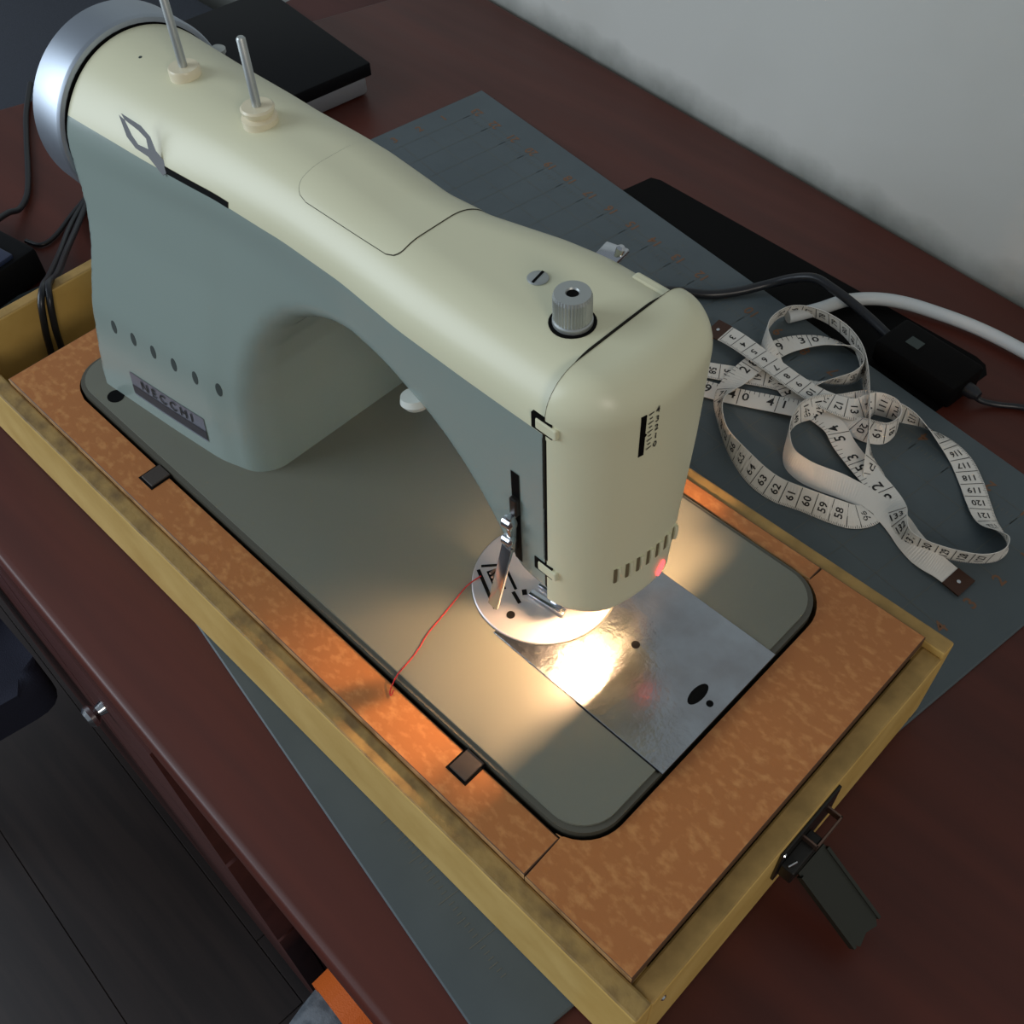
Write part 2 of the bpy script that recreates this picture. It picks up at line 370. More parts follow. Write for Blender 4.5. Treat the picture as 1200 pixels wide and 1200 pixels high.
# toggle latch on the right end
la = MB().box((CX1, .0615, -.042), (CX1 + .0016, .1060, -.012), .0004).build('latch', M_TIN, case); la['label'] = 'dark metal toggle latch hanging open'
MB().box((CX1 + .001, .0630, -.036), (CX1 + .0085, .086, -.0245), .001).build('hinge_block', M_TIN, la)
lz = -.022
mb = MB()
for a, b in (((CX1 + .0008, .0790), (CX1 + .0092, .0800)), ((CX1 + .0008, .0978), (CX1 + .0092, .0988)), ((CX1 + .0082, .0790), (CX1 + .0092, .0988)), ((CX1 + .0004, .0790), (CX1 + .0014, .0988))):
    mb.box((a[0], a[1], lz - .004), (b[0], b[1], lz + .001), .0002, 1)
mb.build('catch_loop', M_BROWNMETAL, la)
# the flap, tipped outward towards the mat
p0, p1 = Vector((CX1 + .0085, .0785, -.034)), Vector((.1030, .0775, -.0590)); ax = (p1 - p0).normalized(); ay = Vector((.02, 1, 0)).normalized(); az = ax.cross(ay)
mb = MB(); L_ = (p1 - p0).length
out = [(0, -.0095), (L_ - .004, -.0095), (L_, -.0065), (L_ - .002, 0), (L_, .0065), (L_ - .004, .0095), (0, .0095)]
Vt = [p0 + ax * u + ay * v + az * h for h in (-.0007, .0007) for u, v in out]; n = len(out)
mb.faces(Vt, [tuple(range(n))[::-1], tuple(range(n, 2 * n))] + [(i, (i + 1) % n, (i + 1) % n + n, i + n) for i in range(n)])
mb.obox(p0 + ax * L_ / 2 + ay * .0095, ax, ay, az, (L_ / 2 - .002, .0008, .002)); mb.obox(p0 + ax * L_ / 2 - ay * .0095, ax, ay, az, (L_ / 2 - .002, .0008, .002))
mb.build('latch_flap', M_GREENFLAP, la)
MB().tube([(CX1 + .0045, .0640, -.0232), (CX1 + .0060, .0685, -.0232)], .0007, 8, 2).build('hinge_pin', M_CHROME, la, smooth=40)
MB().lathe([(.0013, 0), (.001, .0006)], (CX1 + .0016, .0625, -.0125), (1, 0, 0), 12).build('screw', M_CHROME, la)
for yy in (-.01,): MB().lathe([(.0016, 0), (.001, .0007)], (CX1, yy - .006, -.020), (1, 0, 0), 12).build('nail_head', M_CHROME, case)

# ------------------------------------------------------------------ the sewing machine
sew = thing('sewing_machine', 'vintage cream and grey-green sewing machine with its lamp lit, set in the yellow case', 'sewing machine', (-.22, .089, 0))
ZB = .004
W_ = .178; BL = -.4133
# bed
mb = MB(); mb.prism(rrect(BL, 0, 0, W_, .021, 10), -.014, .0026, .0022, 4); mb.build('bed_lip', M_LIP, sew, smooth=50)
mb = MB(); mb.prism(rrect(BL + .0026, .0026, -.0026, W_ - .0026, .019, 10), .002, ZB, .0006, 2); mb.build('bed', M_BED, sew, smooth=50)
MB().box((BL + .03, .02, -.062), (-.03, W_ - .02, -.013), .004).build('underside', M_DARK, sew)
# oval oil hole near the left corner
def decal_disc(name, c, a, b, m, z0, z1, rot=0, parent=sew, seg=20):
    pts = [(c[0] + a * math.cos(t) * math.cos(rot) - b * math.sin(t) * math.sin(rot), c[1] + a * math.cos(t) * math.sin(rot) + b * math.sin(t) * math.cos(rot)) for t in [2 * math.pi * k / seg for k in range(seg)]]
    return MB().prism(pts, z0, z1).build(name, m, parent)
decal_disc('oil_hole', (-.3768, .0108), .0052, .0048, M_DARK, ZB - .001, ZB + .0002)
# needle plate and slide plate
dc, dr_ = Vector((-.1062, .0868)), .0362
sl0, sl1, sly0, sly1 = -.1062, .0010, .0487, .1312
arcpts = []
poly = [(sl1, sly0), (sl1, sly1)]
t1 = math.asin((sly1 - dc[1]) / (dr_ + .0006)) if (sly1 - dc[1]) < dr_ else math.pi / 2
poly += [(dc[0] + .002, sly1)] + [(dc[0] + (dr_ + .0006) * math.cos(t), dc[1] + (dr_ + .0006) * math.sin(t)) for t in np.linspace(math.radians(86), math.radians(-86), 28)] + [(dc[0] + .002, sly0)]
sp_ = MB().prism(poly[::-1], ZB - .0006, ZB + .0006, .0002, 1).build('slide_plate', M_PLATE, sew)
for (x, y, a, b, rt) in ((-.0499, .0902, .0021, .0021, 0), (-.0053, .0897, .0017, .0017, 0)):
    decal_disc('plate_hole', (x, y), a, b, M_DARK, ZB, ZB + .00075, rt, sp_)
eye = [(-.0122 + .0052 * math.sin(t) * .55 * (1 if True else 1), .0898 + .0075 * -math.cos(t)) for t in np.linspace(0, math.pi, 10)]
eye = [(-.0122 + .0030 * math.sin(t), .0898 - .0068 * math.cos(t)) for t in np.linspace(0, math.pi, 10)] + [(-.0122 - .0030 * math.sin(t), .0898 + .0068 * math.cos(t)) for t in np.linspace(0, math.pi, 10)][1:-1]
MB().prism(eye, ZB, ZB + .00075).build('finger_hole', M_DARK, sp_)
MB().box((-.05, sly0 - .0006, ZB - .001), (sl1 - .002, sly0, ZB + .0002)).build('plate_gap', M_DARK, sp_)
npl = MB().lathe([(dr_, -.001), (dr_, .0008), (dr_ - .0005, .0011), (0, .0011)], (dc[0], dc[1], ZB), (0, 0, 1), 56, cap=False).build('needle_plate', M_DISC, sew, smooth=30)
zt = ZB + .0011
def slot(x0, y0, x1, y1, wd_, m=M_DARK, name='feed_slot', z=zt):
    a, b = Vector((x0, y0)), Vector((x1, y1)); d = (b - a).normalized(); n = Vector((-d[1], d[0]))
    c = (a + b) / 2; return MB().obox((c[0], c[1], z - .0004), (*d, 0), (*n, 0), (0, 0, 1), ((b - a).length / 2, wd_ / 2, .0006)).build(name, m, npl)
slot(-.1350, .0690, -.1125, .0585, .0018); slot(-.1300, .0735, -.1180, .0680, .0055); slot(-.1275, .0800, -.1130, .0735, .0015); slot(-.1355, .0715, -.1265, .0815, .0014)
mb = MB()
for k in range(5):
    p = Vector((-.1285, .0728)).lerp(Vector((-.1195, .0687)), k / 4); mb.box((p[0] - .0008, p[1] - .002, zt), (p[0] + .0008, p[1] + .002, zt + .0012), .0003, 1)
mb.build('feed_dog', M_BROWNMETAL, npl)
slot(-.1130, .0715, -.1060, .0690, .0018); slot(-.1100, .0762, -.1075, .0742, .0024)
MB().lathe([(.0021, 0), (.0021, .0003), (0, .0003)], (-.1045, .0612, zt), (0, 0, 1), 18, cap=False).build('plate_screw', M_DARK, npl)

# --- the cast body, modelled as an implicit solid
def smooth_table(xs, ys, k=15):
    X = np.linspace(xs[0] - .1, xs[-1] + .1, 601); Y = np.interp(X, xs, ys); h = np.hanning(2 * k + 3)[1:-1]; h /= h.sum()
    Yp = np.pad(Y, k, mode='edge'); Y = np.convolve(Yp, h, 'valid'); return lambda x: np.interp(x, X, Y)
af = smooth_table([-.39, -.33, -.28, -.235, -.196, -.156, -.12, -.094, -.07], [.0472, .0535, .0597, .0618, .0612, .0580, .0572, .0570, .0570], 10)
flz = smooth_table([-.02, 0, .035, .065, .085, .113, .144, .17, .2], [.0345, .0345, .031, .0265, .020, .0105, .002, .0, .0], 12)
flw = smooth_table([-.42, -.29, -.255, -.20, -.15, -.05], [1, 1, .75, .15, 0, 0], 12)
ab = smooth_table([-.39, -.33, -.28, -.235, -.19, -.165, -.13, -.11, -.09, -.07], [.1385, .1335, .1300, .1290, .1255, .1270, .1350, .1375, .1370, .1350], 8)
rt_ = smooth_table([-.39, -.35, -.30, -.25, -.2, -.07], [.0455, .041, .034, .029, .0265, .025], 10)
ztop = smooth_table([-.39, -.3, -.24, -.19, -.16, -.07], [.1855, .1855, .185, .183, .1835, .1855], 10)
arch = [(-.262, -.05), (-.262, .050), (-.2605, .072), (-.256, .088), (-.247, .103), (-.236, .1135), (-.222, .1215), (-.208, .1268), (-.194, .1292), (-.180, .1288),
        (-.168, .1268), (-.156, .1226), (-.146, .1178), (-.136, .1110), (-.127, .1030), (-.119, .0940), (-.112, .0840), (-.106, .0745), (-.100, .0660), (-.0945, .0598), (-.088, .0572), (-.07, .0565), (.0, .0565)]
poly2 = np.array([(-.50, -.05)] + arch + [(.0, .30), (-.50, .30)])
gx = np.arange(-.43, -.03, .00125); gz = np.arange(-.02, .22, .00125)
GX, GZ = np.meshgrid(gx, gz, indexing='ij')
def poly_sdf(px, pz):
    d = np.full(px.shape, 1e9); ins = np.zeros(px.shape, bool); n = len(poly2)
    for i in range(n):
        a, b = poly2[i], poly2[(i + 1) % n]; e = b - a; wx, wz = px - a[0], pz - a[1]
        t = np.clip((wx * e[0] + wz * e[1]) / (e @ e), 0, 1); d = np.minimum(d, (wx - e[0] * t) ** 2 + (wz - e[1] * t) ** 2)
        c = (a[1] > pz) != (b[1] > pz)
        with np.errstate(divide='ignore', invalid='ignore'):
            ins ^= c & (px < (b[0] - a[0]) * (pz - a[1]) / (b[1] - a[1]) + a[0])
    return np.where(ins, -1, 1) * np.sqrt(d)
D2 = poly_sdf(GX, GZ)
for _ in range(3):                               # melt the facets of the traced arch
    P_ = np.pad(D2, 1, mode='edge'); D2 = (P_[:-2, 1:-1] + P_[2:, 1:-1] + P_[1:-1, :-2] + P_[1:-1, 2:] + 4 * D2) / 8
def d2(x, z):
    u = np.clip((x - gx[0]) / .00125, 0, len(gx) - 1.001); v = np.clip((z - gz[0]) / .00125, 0, len(gz) - 1.001)
    i, j = u.astype(int), v.astype(int); fu, fv = u - i, v - j
    return (D2[i, j] * (1 - fu) + D2[i + 1, j] * fu) * (1 - fv) + (D2[i, j + 1] * (1 - fu) + D2[i + 1, j + 1] * fu) * fv
def rmax(a, b, r):
    u, v = np.maximum(a + r, 0), np.maximum(b + r, 0); return np.sqrt(u * u + v * v) - r + np.minimum(np.maximum(a, b) + r, 0)
def sstep(a, b, x):
    t = np.clip((x - a) / (b - a), 0, 1); return t * t * (3 - 2 * t)
def boxd(x, y, z, lo, hi):
    return np.maximum(np.maximum(np.maximum(lo[0] - x, x - hi[0]), np.maximum(lo[1] - y, y - hi[1])), np.maximum(lo[2] - z, z - hi[2]))
CAV = ((-.0935, .0600, .0), (-.0695, .1140, .118))
XR = -.0768
xl = smooth_table([0, .015, .04, .07, .10, .12, .138, .155, .2], [-.3945, -.3915, -.3865, -.3825, -.3805, -.3830, -.3890, -.3945, -.3950], 8)
def f_arm(x, y, z):
    dz = d2(x, z); wt = sstep(.118, .150, z)
    yf = af(x) - flz(z) * flw(x); yb = ab(x) + flz(z) * flw(x) * .9
    dy = np.maximum(yf - y, y - yb)
    rlow = .0080 + .0060 * (1 - sstep(-.262, -.17, x))
    side = rmax(dz, dy, rlow)
    top = rmax(z - ztop(x), dy, rt_(x))
    f = np.maximum(side, top)
    f = rmax(f, xl(z) - x, .0025); f = np.maximum(f, x - XR - .006); f = np.maximum(f, -.004 - z)
    return np.maximum(f, -boxd(x, y, z, *CAV))
cb = smooth_table([.04, .056, .09, .13, .17, .2], [.1180, .1185, .1245, .1325, .1365, .137], 10)
def f_cover(x, y, z):
    xo = -.0482 - 7.0 * (y - .096) ** 2 + .012 * np.minimum(z - .12, 0) * 0
    dy = np.maximum(.0570 - y, y - cb(z))
    f = rmax(x - xo, dy, .017)
    f = rmax(f, z - .1855, .0165); f = rmax(f, .0520 - z, .0035); f = np.maximum(f, -.0817 - x)
    return np.maximum(f, -boxd(x, y, z, *CAV))
def nets(f, lo, hi, h):
    ax = [np.arange(lo[i], hi[i] + h, h) for i in range(3)]; X, Y, Z = np.meshgrid(*ax, indexing='ij'); Fv = f(X, Y, Z)
    S = Fv < 0; n = [len(a) - 1 for a in ax]
    acc = np.zeros((*n, 3)); cnt = np.zeros(n)
    corner = lambda a, i, j, k: a[i:i + n[0], j:j + n[1], k:k + n[2]]
    for axis in range(3):
        for p in (0, 1):
            for q in (0, 1):
                o0 = [0, 0, 0]; oth = [i for i in range(3) if i != axis]; o0[oth[0]] = p; o0[oth[1]] = q; o1 = list(o0); o1[axis] = 1
                a, b = corner(Fv, *o0), corner(Fv, *o1); c = (a < 0) != (b < 0)
                t = np.where(c, a / np.where(c, a - b, 1), 0)
                pos = np.zeros((*n, 3)); pos[..., axis] = t; pos[..., oth[0]] = p; pos[..., oth[1]] = q
                acc += pos * c[..., None]; cnt += c
    m = cnt > 0; idx = -np.ones(n, int); idx[m] = np.arange(m.sum())
    ijk = np.argwhere(m); V = np.array(lo) + h * (ijk + acc[m] / cnt[m][:, None])
    quads = []
    for axis in range(3):
        sl0 = [slice(1, -1)] * 3; sl0[axis] = slice(0, -1); sl1_ = [slice(1, -1)] * 3; sl1_[axis] = slice(1, None)
        s0, s1 = S[tuple(sl0)], S[tuple(sl1_)]; c = np.argwhere(s0 != s1); sg = s0[tuple(c.T)]
        oth = [i for i in range(3) if i != axis]; base = c.copy(); base[:, oth[0]] += 1; base[:, oth[1]] += 1
        def at(du, dv):
            g_ = base.copy(); g_[:, oth[0]] += du; g_[:, oth[1]] += dv; return idx[tuple(g_.T)]
        q = np.stack([at(-1, -1), at(0, -1), at(0, 0), at(-1, 0)], 1)
        flip = sg if axis != 1 else ~sg
        q[~flip] = q[~flip][:, ::-1]; quads.append(q)
    Q = np.concatenate(quads); Q = Q[(Q >= 0).all(1)]
    e = 1e-4
    def grad(V):
        return np.stack([(f(V[:, 0] + e * (i == 0), V[:, 1] + e * (i == 1), V[:, 2] + e * (i == 2)) - f(V[:, 0] - e * (i == 0), V[:, 1] - e * (i == 1), V[:, 2] - e * (i == 2))) / (2 * e) for i in range(3)], 1)
    for _ in range(3):
        fv = f(V[:, 0], V[:, 1], V[:, 2]); g_ = grad(V); st = g_ * (fv / np.maximum((g_ ** 2).sum(1), .2))[:, None]
        l = np.linalg.norm(st, axis=1, keepdims=True); V = V - st * np.minimum(1, .6 * h / np.maximum(l, 1e-9))
    return V, Q
def np_mesh(name, V, Q):
    me = bpy.data.meshes.new(name); me.vertices.add(len(V)); me.vertices.foreach_set('co', V.astype(np.float32).ravel())
    me.loops.add(Q.size); me.loops.foreach_set('vertex_index', Q.astype(np.int32).ravel())
    me.polygons.add(len(Q)); me.polygons.foreach_set('loop_start', np.arange(0, Q.size, 4, dtype=np.int32)); me.update(calc_edges=True); me.validate(); return me
def cut_part(me, name, z, keep_above, m, parent, planes=()):
    bm = bmesh.new(); bm.from_mesh(me)
    for co, no in planes:                        # everything on the side the normal points to is cut away and capped
        r = bmesh.ops.bisect_plane(bm, geom=bm.verts[:] + bm.edges[:] + bm.faces[:], plane_co=co, plane_no=no, clear_outer=True)
        bmesh.ops.holes_fill(bm, edges=[e for e in r['geom_cut'] if isinstance(e, bmesh.types.BMEdge)])
    if z is not None:
        bmesh.ops.bisect_plane(bm, geom=bm.verts[:] + bm.edges[:] + bm.faces[:], plane_co=(0, 0, z), plane_no=(0, 0, 1), clear_inner=keep_above, clear_outer=not keep_above)
    bm.normal_update()
    for f_ in bm.faces:                          # closed joint faces coloured dark to stand for the shade inside the gap
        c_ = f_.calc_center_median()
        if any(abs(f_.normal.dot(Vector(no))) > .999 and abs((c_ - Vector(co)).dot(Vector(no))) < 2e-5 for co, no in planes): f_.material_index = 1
    out = bpy.data.meshes.new(name); bm.to_mesh(out); bm.free(); out.shade_smooth(); out.set_sharp_from_angle(angle=math.radians(42))
    return link_mesh(name, out, [m, M_DARK], parent)
DIV = .1600
V_, Q_ = nets(f_arm, (-.397, .006, -.010), (-.064, .178, .192), .0022)
me = np_mesh('body', V_, Q_)
AP = (((XR, 0, 0), (1, 0, 0)), ((0, 0, .0032), (0, 0, -1)), ((-.3900, 0, 0), (-1, 0, 0)))
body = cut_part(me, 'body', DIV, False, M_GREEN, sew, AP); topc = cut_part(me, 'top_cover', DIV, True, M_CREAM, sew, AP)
topc['label'] = 'cream enamelled upper half of the arm'
V_, Q_ = nets(f_cover, (-.086, .050, .046), (-.040, .145, .192), .0018)
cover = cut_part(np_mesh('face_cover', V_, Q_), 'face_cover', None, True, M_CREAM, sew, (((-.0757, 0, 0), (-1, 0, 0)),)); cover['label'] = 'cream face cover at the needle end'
def hit(f, o, d, far=.2):
    o, d = np.array(o, float), np.array(d, float); ts = np.linspace(0, far, 400); P = o + ts[:, None] * d; fv = f(P[:, 0], P[:, 1], P[:, 2])
    k = np.argmax(fv < 0) if fv[0] > 0 else np.argmax(fv > 0)
    a, b = ts[max(k - 1, 0)], ts[k]; sa = fv[max(k - 1, 0)] > 0
    for _ in range(30):
        m_ = (a + b) / 2; p = o + m_ * d; s = f(*[np.array([c]) for c in p])[0] > 0
        if s == sa: a = m_
        else: b = m_
    p = o + a * d; e = 1e-4
    g_ = np.array([f(*[np.array([p[j] + (e if i == j else 0)]) for j in range(3)])[0] - f(*[np.array([p[j] - (e if i == j else 0)]) for j in range(3)])[0] for i in range(3)])
    return Vector(p), Vector(g_).normalized()
front_hit = lambda x, z: hit(f_arm, (x, -.02, z), (0, 1, 0))
def top_hit(x, th): return hit(f_arm, (x, .093, .140), (0, math.cos(th), math.sin(th)), .09)
face_hit = lambda y, z: hit(f_cover, (.0, y, z), (-1, 0, 0))
def plug(name, p, n, up, poly, h0, h1, m, parent):
    """small plate with a given outline, laid on the surface at p with normal n"""
    n = n.normalized(); u = Vector(up); u = (u - n * u.dot(n)).normalized(); r_ = u.cross(n)
    k = len(poly); V = [p + r_ * a + u * b + n * h for h in (h0, h1) for a, b in poly]
    return MB().faces(V, [tuple(range(k))[::-1], tuple(range(k, 2 * k))] + [(i, (i + 1) % k, (i + 1) % k + k, i + k) for i in range(k)]).build(name, m, parent)
ell = lambda a, b, n=16: [(a * math.cos(2 * math.pi * i / n), b * math.sin(2 * math.pi * i / n)) for i in range(n)]
rct = lambda a, b: [(-a, -b), (a, -b), (a, b), (-a, b)]
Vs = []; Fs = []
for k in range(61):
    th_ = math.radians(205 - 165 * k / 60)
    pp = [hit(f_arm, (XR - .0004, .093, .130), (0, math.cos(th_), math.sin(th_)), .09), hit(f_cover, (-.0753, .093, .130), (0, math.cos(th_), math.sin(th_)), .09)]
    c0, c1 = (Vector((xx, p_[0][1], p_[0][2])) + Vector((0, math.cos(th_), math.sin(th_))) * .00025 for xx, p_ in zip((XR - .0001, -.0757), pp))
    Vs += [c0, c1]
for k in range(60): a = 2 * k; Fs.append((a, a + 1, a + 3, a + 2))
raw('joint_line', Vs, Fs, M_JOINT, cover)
p, n = top_hit(-.3645, math.radians(100)); plug('oil_hole', p, n, (1, 0, 0), ell(.0009, .0009, 10), -.0005, .0001, M_VENT, topc)
# vent holes on the pillar
for i in range(6):
    p, n = front_hit(-.3646 + i * .01624, .0575); plug('vent_hole', p, n, (0, 0, 1), ell(.0021, .0042), -.002, .00015, M_VENT, body)
# maker's badge low on the pillar
bx0, bx1, bz0, bz1 = -.3600, -.2990, .0130, .0300
def badge_pt(s, t, off): 
    p, n = front_hit(bx0 + (bx1 - bx0) * s, bz0 + (bz1 - bz0) * t); return p + n * off
def on_front(name, s0, s1, t0, t1, off, m, parent, nx=10, nz=3):
    V = []; F = []
    for j in range(nz + 1):
        for i in range(nx + 1): V.append(badge_pt(s0 + (s1 - s0) * i / nx, t0 + (t1 - t0) * j / nz, off))
    for j in range(nz):
        for i in range(nx): k = j * (nx + 1) + i; F.append((k, k + 1, k + nx + 2, k + nx + 1))
    return raw(name, V, F, m, parent)
bad = on_front('badge', 0, 1, 0, 1, .0004, M_BADGE, sew); bad['label'] = "silver and black maker's badge"
on_front('badge_band', 0, 1, .08, .46, .0006, M_BADGE2, bad)
V = []; F = []
def badge_text(s, cx, cz, size):
    g_, f = glyphs(s, size); k = len(V)
    for x, z in g_: V.append(badge_pt(.5 + (cx + x) / (bx1 - bx0), cz + z / (bz1 - bz0), .0008))
    F.extend([tuple(i + k for i in q) for q in f])
badge_text('N E C C H I', 0, .70, .0085)
raw('badge_lettering', V, F, M_PRINT, bad)
# lid on top of the arm: a thin raised plate over a dark seam
def lid_sheet(name, grow, off, m, thick):
    xa, xb, ta, tb = -.2345 - grow, -.1690 + grow, math.radians(118.5), math.radians(52)
    rr = .009 + grow; nx, nt_ = 26, 44; R0 = .048; V = []; F = []
    half = (ta - tb) / 2 * R0 + grow; tc_ = (ta + tb) / 2
    for j in range(nt_ + 1):
        v = -half + 2 * half * j / nt_
        av = abs(v); inset = 0
        if av > half - rr: inset = rr - math.sqrt(max(rr ** 2 - (av - (half - rr)) ** 2, 0))
        ri = 0
        if v < 0 and av > half - .006: ri = .006 - math.sqrt(max(.006 ** 2 - (av - (half - .006)) ** 2, 0))
        for i in range(nx + 1):
            x = xa + inset + (xb - ri - xa - inset) * i / nx; p, n = top_hit(x, tc_ - v / R0); V.append(p + n * off)
    for j in range(nt_):
        for i in range(nx): k = j * (nx + 1) + i; F.append((k, k + 1, k + nx + 2, k + nx + 1))
    o = raw(name, V, F, m, topc, smooth=True); return o
lid_sheet('lid_seam', .00035, .00012, M_SEAM, 0)
lid = lid_sheet('lid', 0, .00035, M_CREAM, 0)
# two spool pins
for x, h, two in ((-.3345, .0500, False), (-.2778, .0385, True)):
    p, n = top_hit(x, math.radians(93)); z = p[2] - .0004
    pin = MB().lathe([(.0020, -.002), (.0020, h - .0008), (.0014, h), (0, h)], (x, .0902, z), (0, 0, 1), 14, cap=False).build('spool_pin', M_STEEL, sew, smooth=40)
    prof = [(.0074, -.002), (.0074, .0035), (.0068, .0045), (.0030, .0045)] if not two else [(.0080, -.002), (.0080, .0028), (.0062, .0038), (.0072, .0055), (.0076, .0070), (.0068, .0078), (.003, .0078)]
    MB().lathe(prof, (x, .0902, z), (0, 0, 1), 28).build('collar', M_IVORY, pin, smooth=40)
# chrome slotted screw and pressure knob on the head
p, n = hit(f_arm, (-.1165, .0965, .22), (0, 0, -1))
scr = MB().lathe([(.0042, -.001), (.0042, .0004), (.0036, .0008), (0, .0008)], p, n, 22, cap=False).build('screw', M_STEEL, topc, smooth=40)
plug('screw_slot', p + n * .0007, n, (1, .2, 0), rct(.0037, .0005), 0, .0003, M_DARK, scr)
kp, kn = hit(f_arm, (-.0905, .0872, .22), (0, 0, -1))
MB().lathe([(.0088, -.001), (.0088, .00025), (0, .00025)], kp, kn, 30, cap=False).build('knob_well', M_DARK, topc)
mb = MB(); prof = [(.0070, .0), (.0072, .0012), (.0070, .002)]; seg = 60
mb.lathe([(.0074, 0), (.0074, .0018), (.0068, .0022), (.0072, .0028), (.0072, .0118), (.0066, .0134), (.0026, .0136), (.0022, .0128), (.0020, .008)], kp, kn, 72, cap=False)
for v in mb.bm.verts:                            # knurling
    r_ = v.co - kp; h = r_.dot(kn)
    if .0026 < h < .0120:
        rad = r_ - kn * h; a = math.atan2(rad.y, rad.x)
        v.co -= rad.normalized() * (.00045 if int(round(a / (2 * math.pi / 72))) % 2 else 0)
pk = mb.build('pressure_knob', M_STEEL, sew, smooth=14)
MB().lathe([(.0021, 0), (.0021, .0004), (0, .0004)], kp + kn * .0126, kn, 16, cap=False).build('knob_hole', M_DARK, pk)
# flat thread lever beside the spool pins
LX = -.3172; lp, ln = hit(f_arm, (LX, -.02, .1620), (0, 1, 0)); mb = MB()
tip = Vector((-.3400, lp[1] - .004, .1880)); root = lp + Vector((.004, 0, -.002))
ctl = [root + Vector((-.004, 0, 0)), Vector((-.3235, lp[1] - .003, .1735)), Vector((-.3300, lp[1] - .004, .1815)), tip]
dirv = (tip - root).normalized(); sidev = dirv.cross(Vector((.80, -.36, .48))).normalized()
outl = [(0, .0024), (.010, .0022), (.016, .0042), (.022, .0040), (.031, .0006)]
sec = lambda s: root + dirv * s
V = []; F = []; nrm = dirv.cross(sidev).normalized()
inn = [(0, 0), (.0125, .0), (.0165, .0022), (.0210, .0018), (.0280, .0)]
for (s, wv), (s2, w2) in zip(outl, inn):
    for sgn in (1, -1):
        for hgt in (-.0005, .0005):
            V.append(sec(s) + sidev * wv * sgn + nrm * hgt); V.append(sec(s2) + sidev * w2 * sgn + nrm * hgt)
for k in range(4):
    for sgn in range(2):
        a, b = k * 8 + sgn * 4, (k + 1) * 8 + sgn * 4
        F += [(a, a + 1, b + 1, b), (a + 2, b + 2, b + 3, a + 3), (a, b, b + 2, a + 2), (a + 1, a + 3, b + 3, b + 1)]
mb.faces(V, F).build('thread_guide_lever', M_CHROME, sew)
mb = MB()
for k in range(12):
    x = -.3155 + .0455 * k / 11
Vs = []; Fs = []
for k in range(13):
    x = -.3160 + .0455 * k / 12
    for zz in (DIV - .0002, DIV + .0026):
        p, n = front_hit(x, zz); Vs.append(p + n * .00025)
for k in range(12): a = 2 * k; Fs.append((a, a + 2, a + 3, a + 1))
raw('lever_slot', Vs, Fs, M_DARK, topc)
# handwheel
HC = (-.3915, .0925, .1395)
MB().lathe([(.030, 0), (.0468, 0), (.0490, .0006), (.0498, .0022), (.0499, .0026), (.0499, .0245), (.0490, .0258), (.0486, .0260), (.034, .0280), (.032, .034), (.030, .0360), (0, .036)], HC, (-1, 0, 0), 96, cap=False).build('handwheel', M_WHEEL, sew, smooth=24)
MB().lathe([(.0468, -.0006), (.0468, .0012), (.046, .0014)], HC, (-1, 0, 0), 64).build('wheel_gap', M_DARK, sew)
mb = MB(); mb.box((-.4160, .139, .128), (-.4020, .1545, .1380), .002); mb.lathe([(.0035, 0), (.0035, .010), (.0045, .011), (.0045, .013), (.003, .014)], (-.404, .147, .136), (0, 0, 1), 16); mb.build('bobbin_winder', M_STEEL, sew, smooth=40)
# take-up lever tip peeping over the back of the head
mb = MB(); p, n = top_hit(-.1165, math.radians(38)); mb.obox(p + Vector((.002, .003, .002)), (1, 0, .2), (0, 1, .3), (0, -.3, 1), (.006, .004, .0012), .0006); mb.lathe([(.0016, 0), (.0020, .007), (.001, .008)], p + Vector((.005, .002, .0)), (0.2, .2, 1), 12); mb.build('thread_guide', M_CHROME, sew, smooth=40)
# front slot, presser lever
p, n = front_hit(-.0925, .094)
Vs = []; Fs = []
def front_strip(name, x0, x1, zs, off, m, parent):
    V = []; F = []
    for z in zs:
        for x in (x0, x1):
            p, n = front_hit(x, z); V.append(p + n * off)
    for k in range(len(zs) - 1): a = 2 * k; F.append((a, a + 1, a + 3, a + 2))
    return raw(name, V, F, m, parent)
front_strip('lever_slot', -.0945, -.0900, np.linspace(.068, .1265, 12), .0003, M_DARK, body)
lv = MB()
q0 = front_hit(-.0925, .098)[0]
for zc, yy, rr in ((.0965, -.0035, .0030), (.0855, -.0045, .0026)):
    lv.lathe([(.0012, -.0028), (rr, -.0022), (rr, .0022), (.0012, .0028)], (-.0933, q0[1] + yy, zc), (1, 0, .2), 18)
a_, b_ = Vector((-.0935, q0[1] - .005, .0815)), Vector((-.0972, q0[1] - .0125, .0400))
dv = (b_ - a_).normalized(); sd = Vector((1, 0, 0)); sd = (sd - dv * sd.dot(dv)).normalized(); nv = dv.cross(sd)
lv.obox((a_ + b_) / 2, dv, sd, nv, ((b_ - a_).length / 2, .0028, .0011), .0005)
lv.obox(Vector((-.0928, q0[1] - .001, .0890)), (0, 0, 1), (1, 0, 0), (0, 1, 0), (.012, .0012, .0040), .0004)
lvo = lv.build('presser_lever', M_CHROME, sew, smooth=40)
MB().box((-.0943, q0[1] - .0025, .1010), (-.0902, q0[1] + .002, .1115), .0008).build('lever_stop', M_TIN, sew)
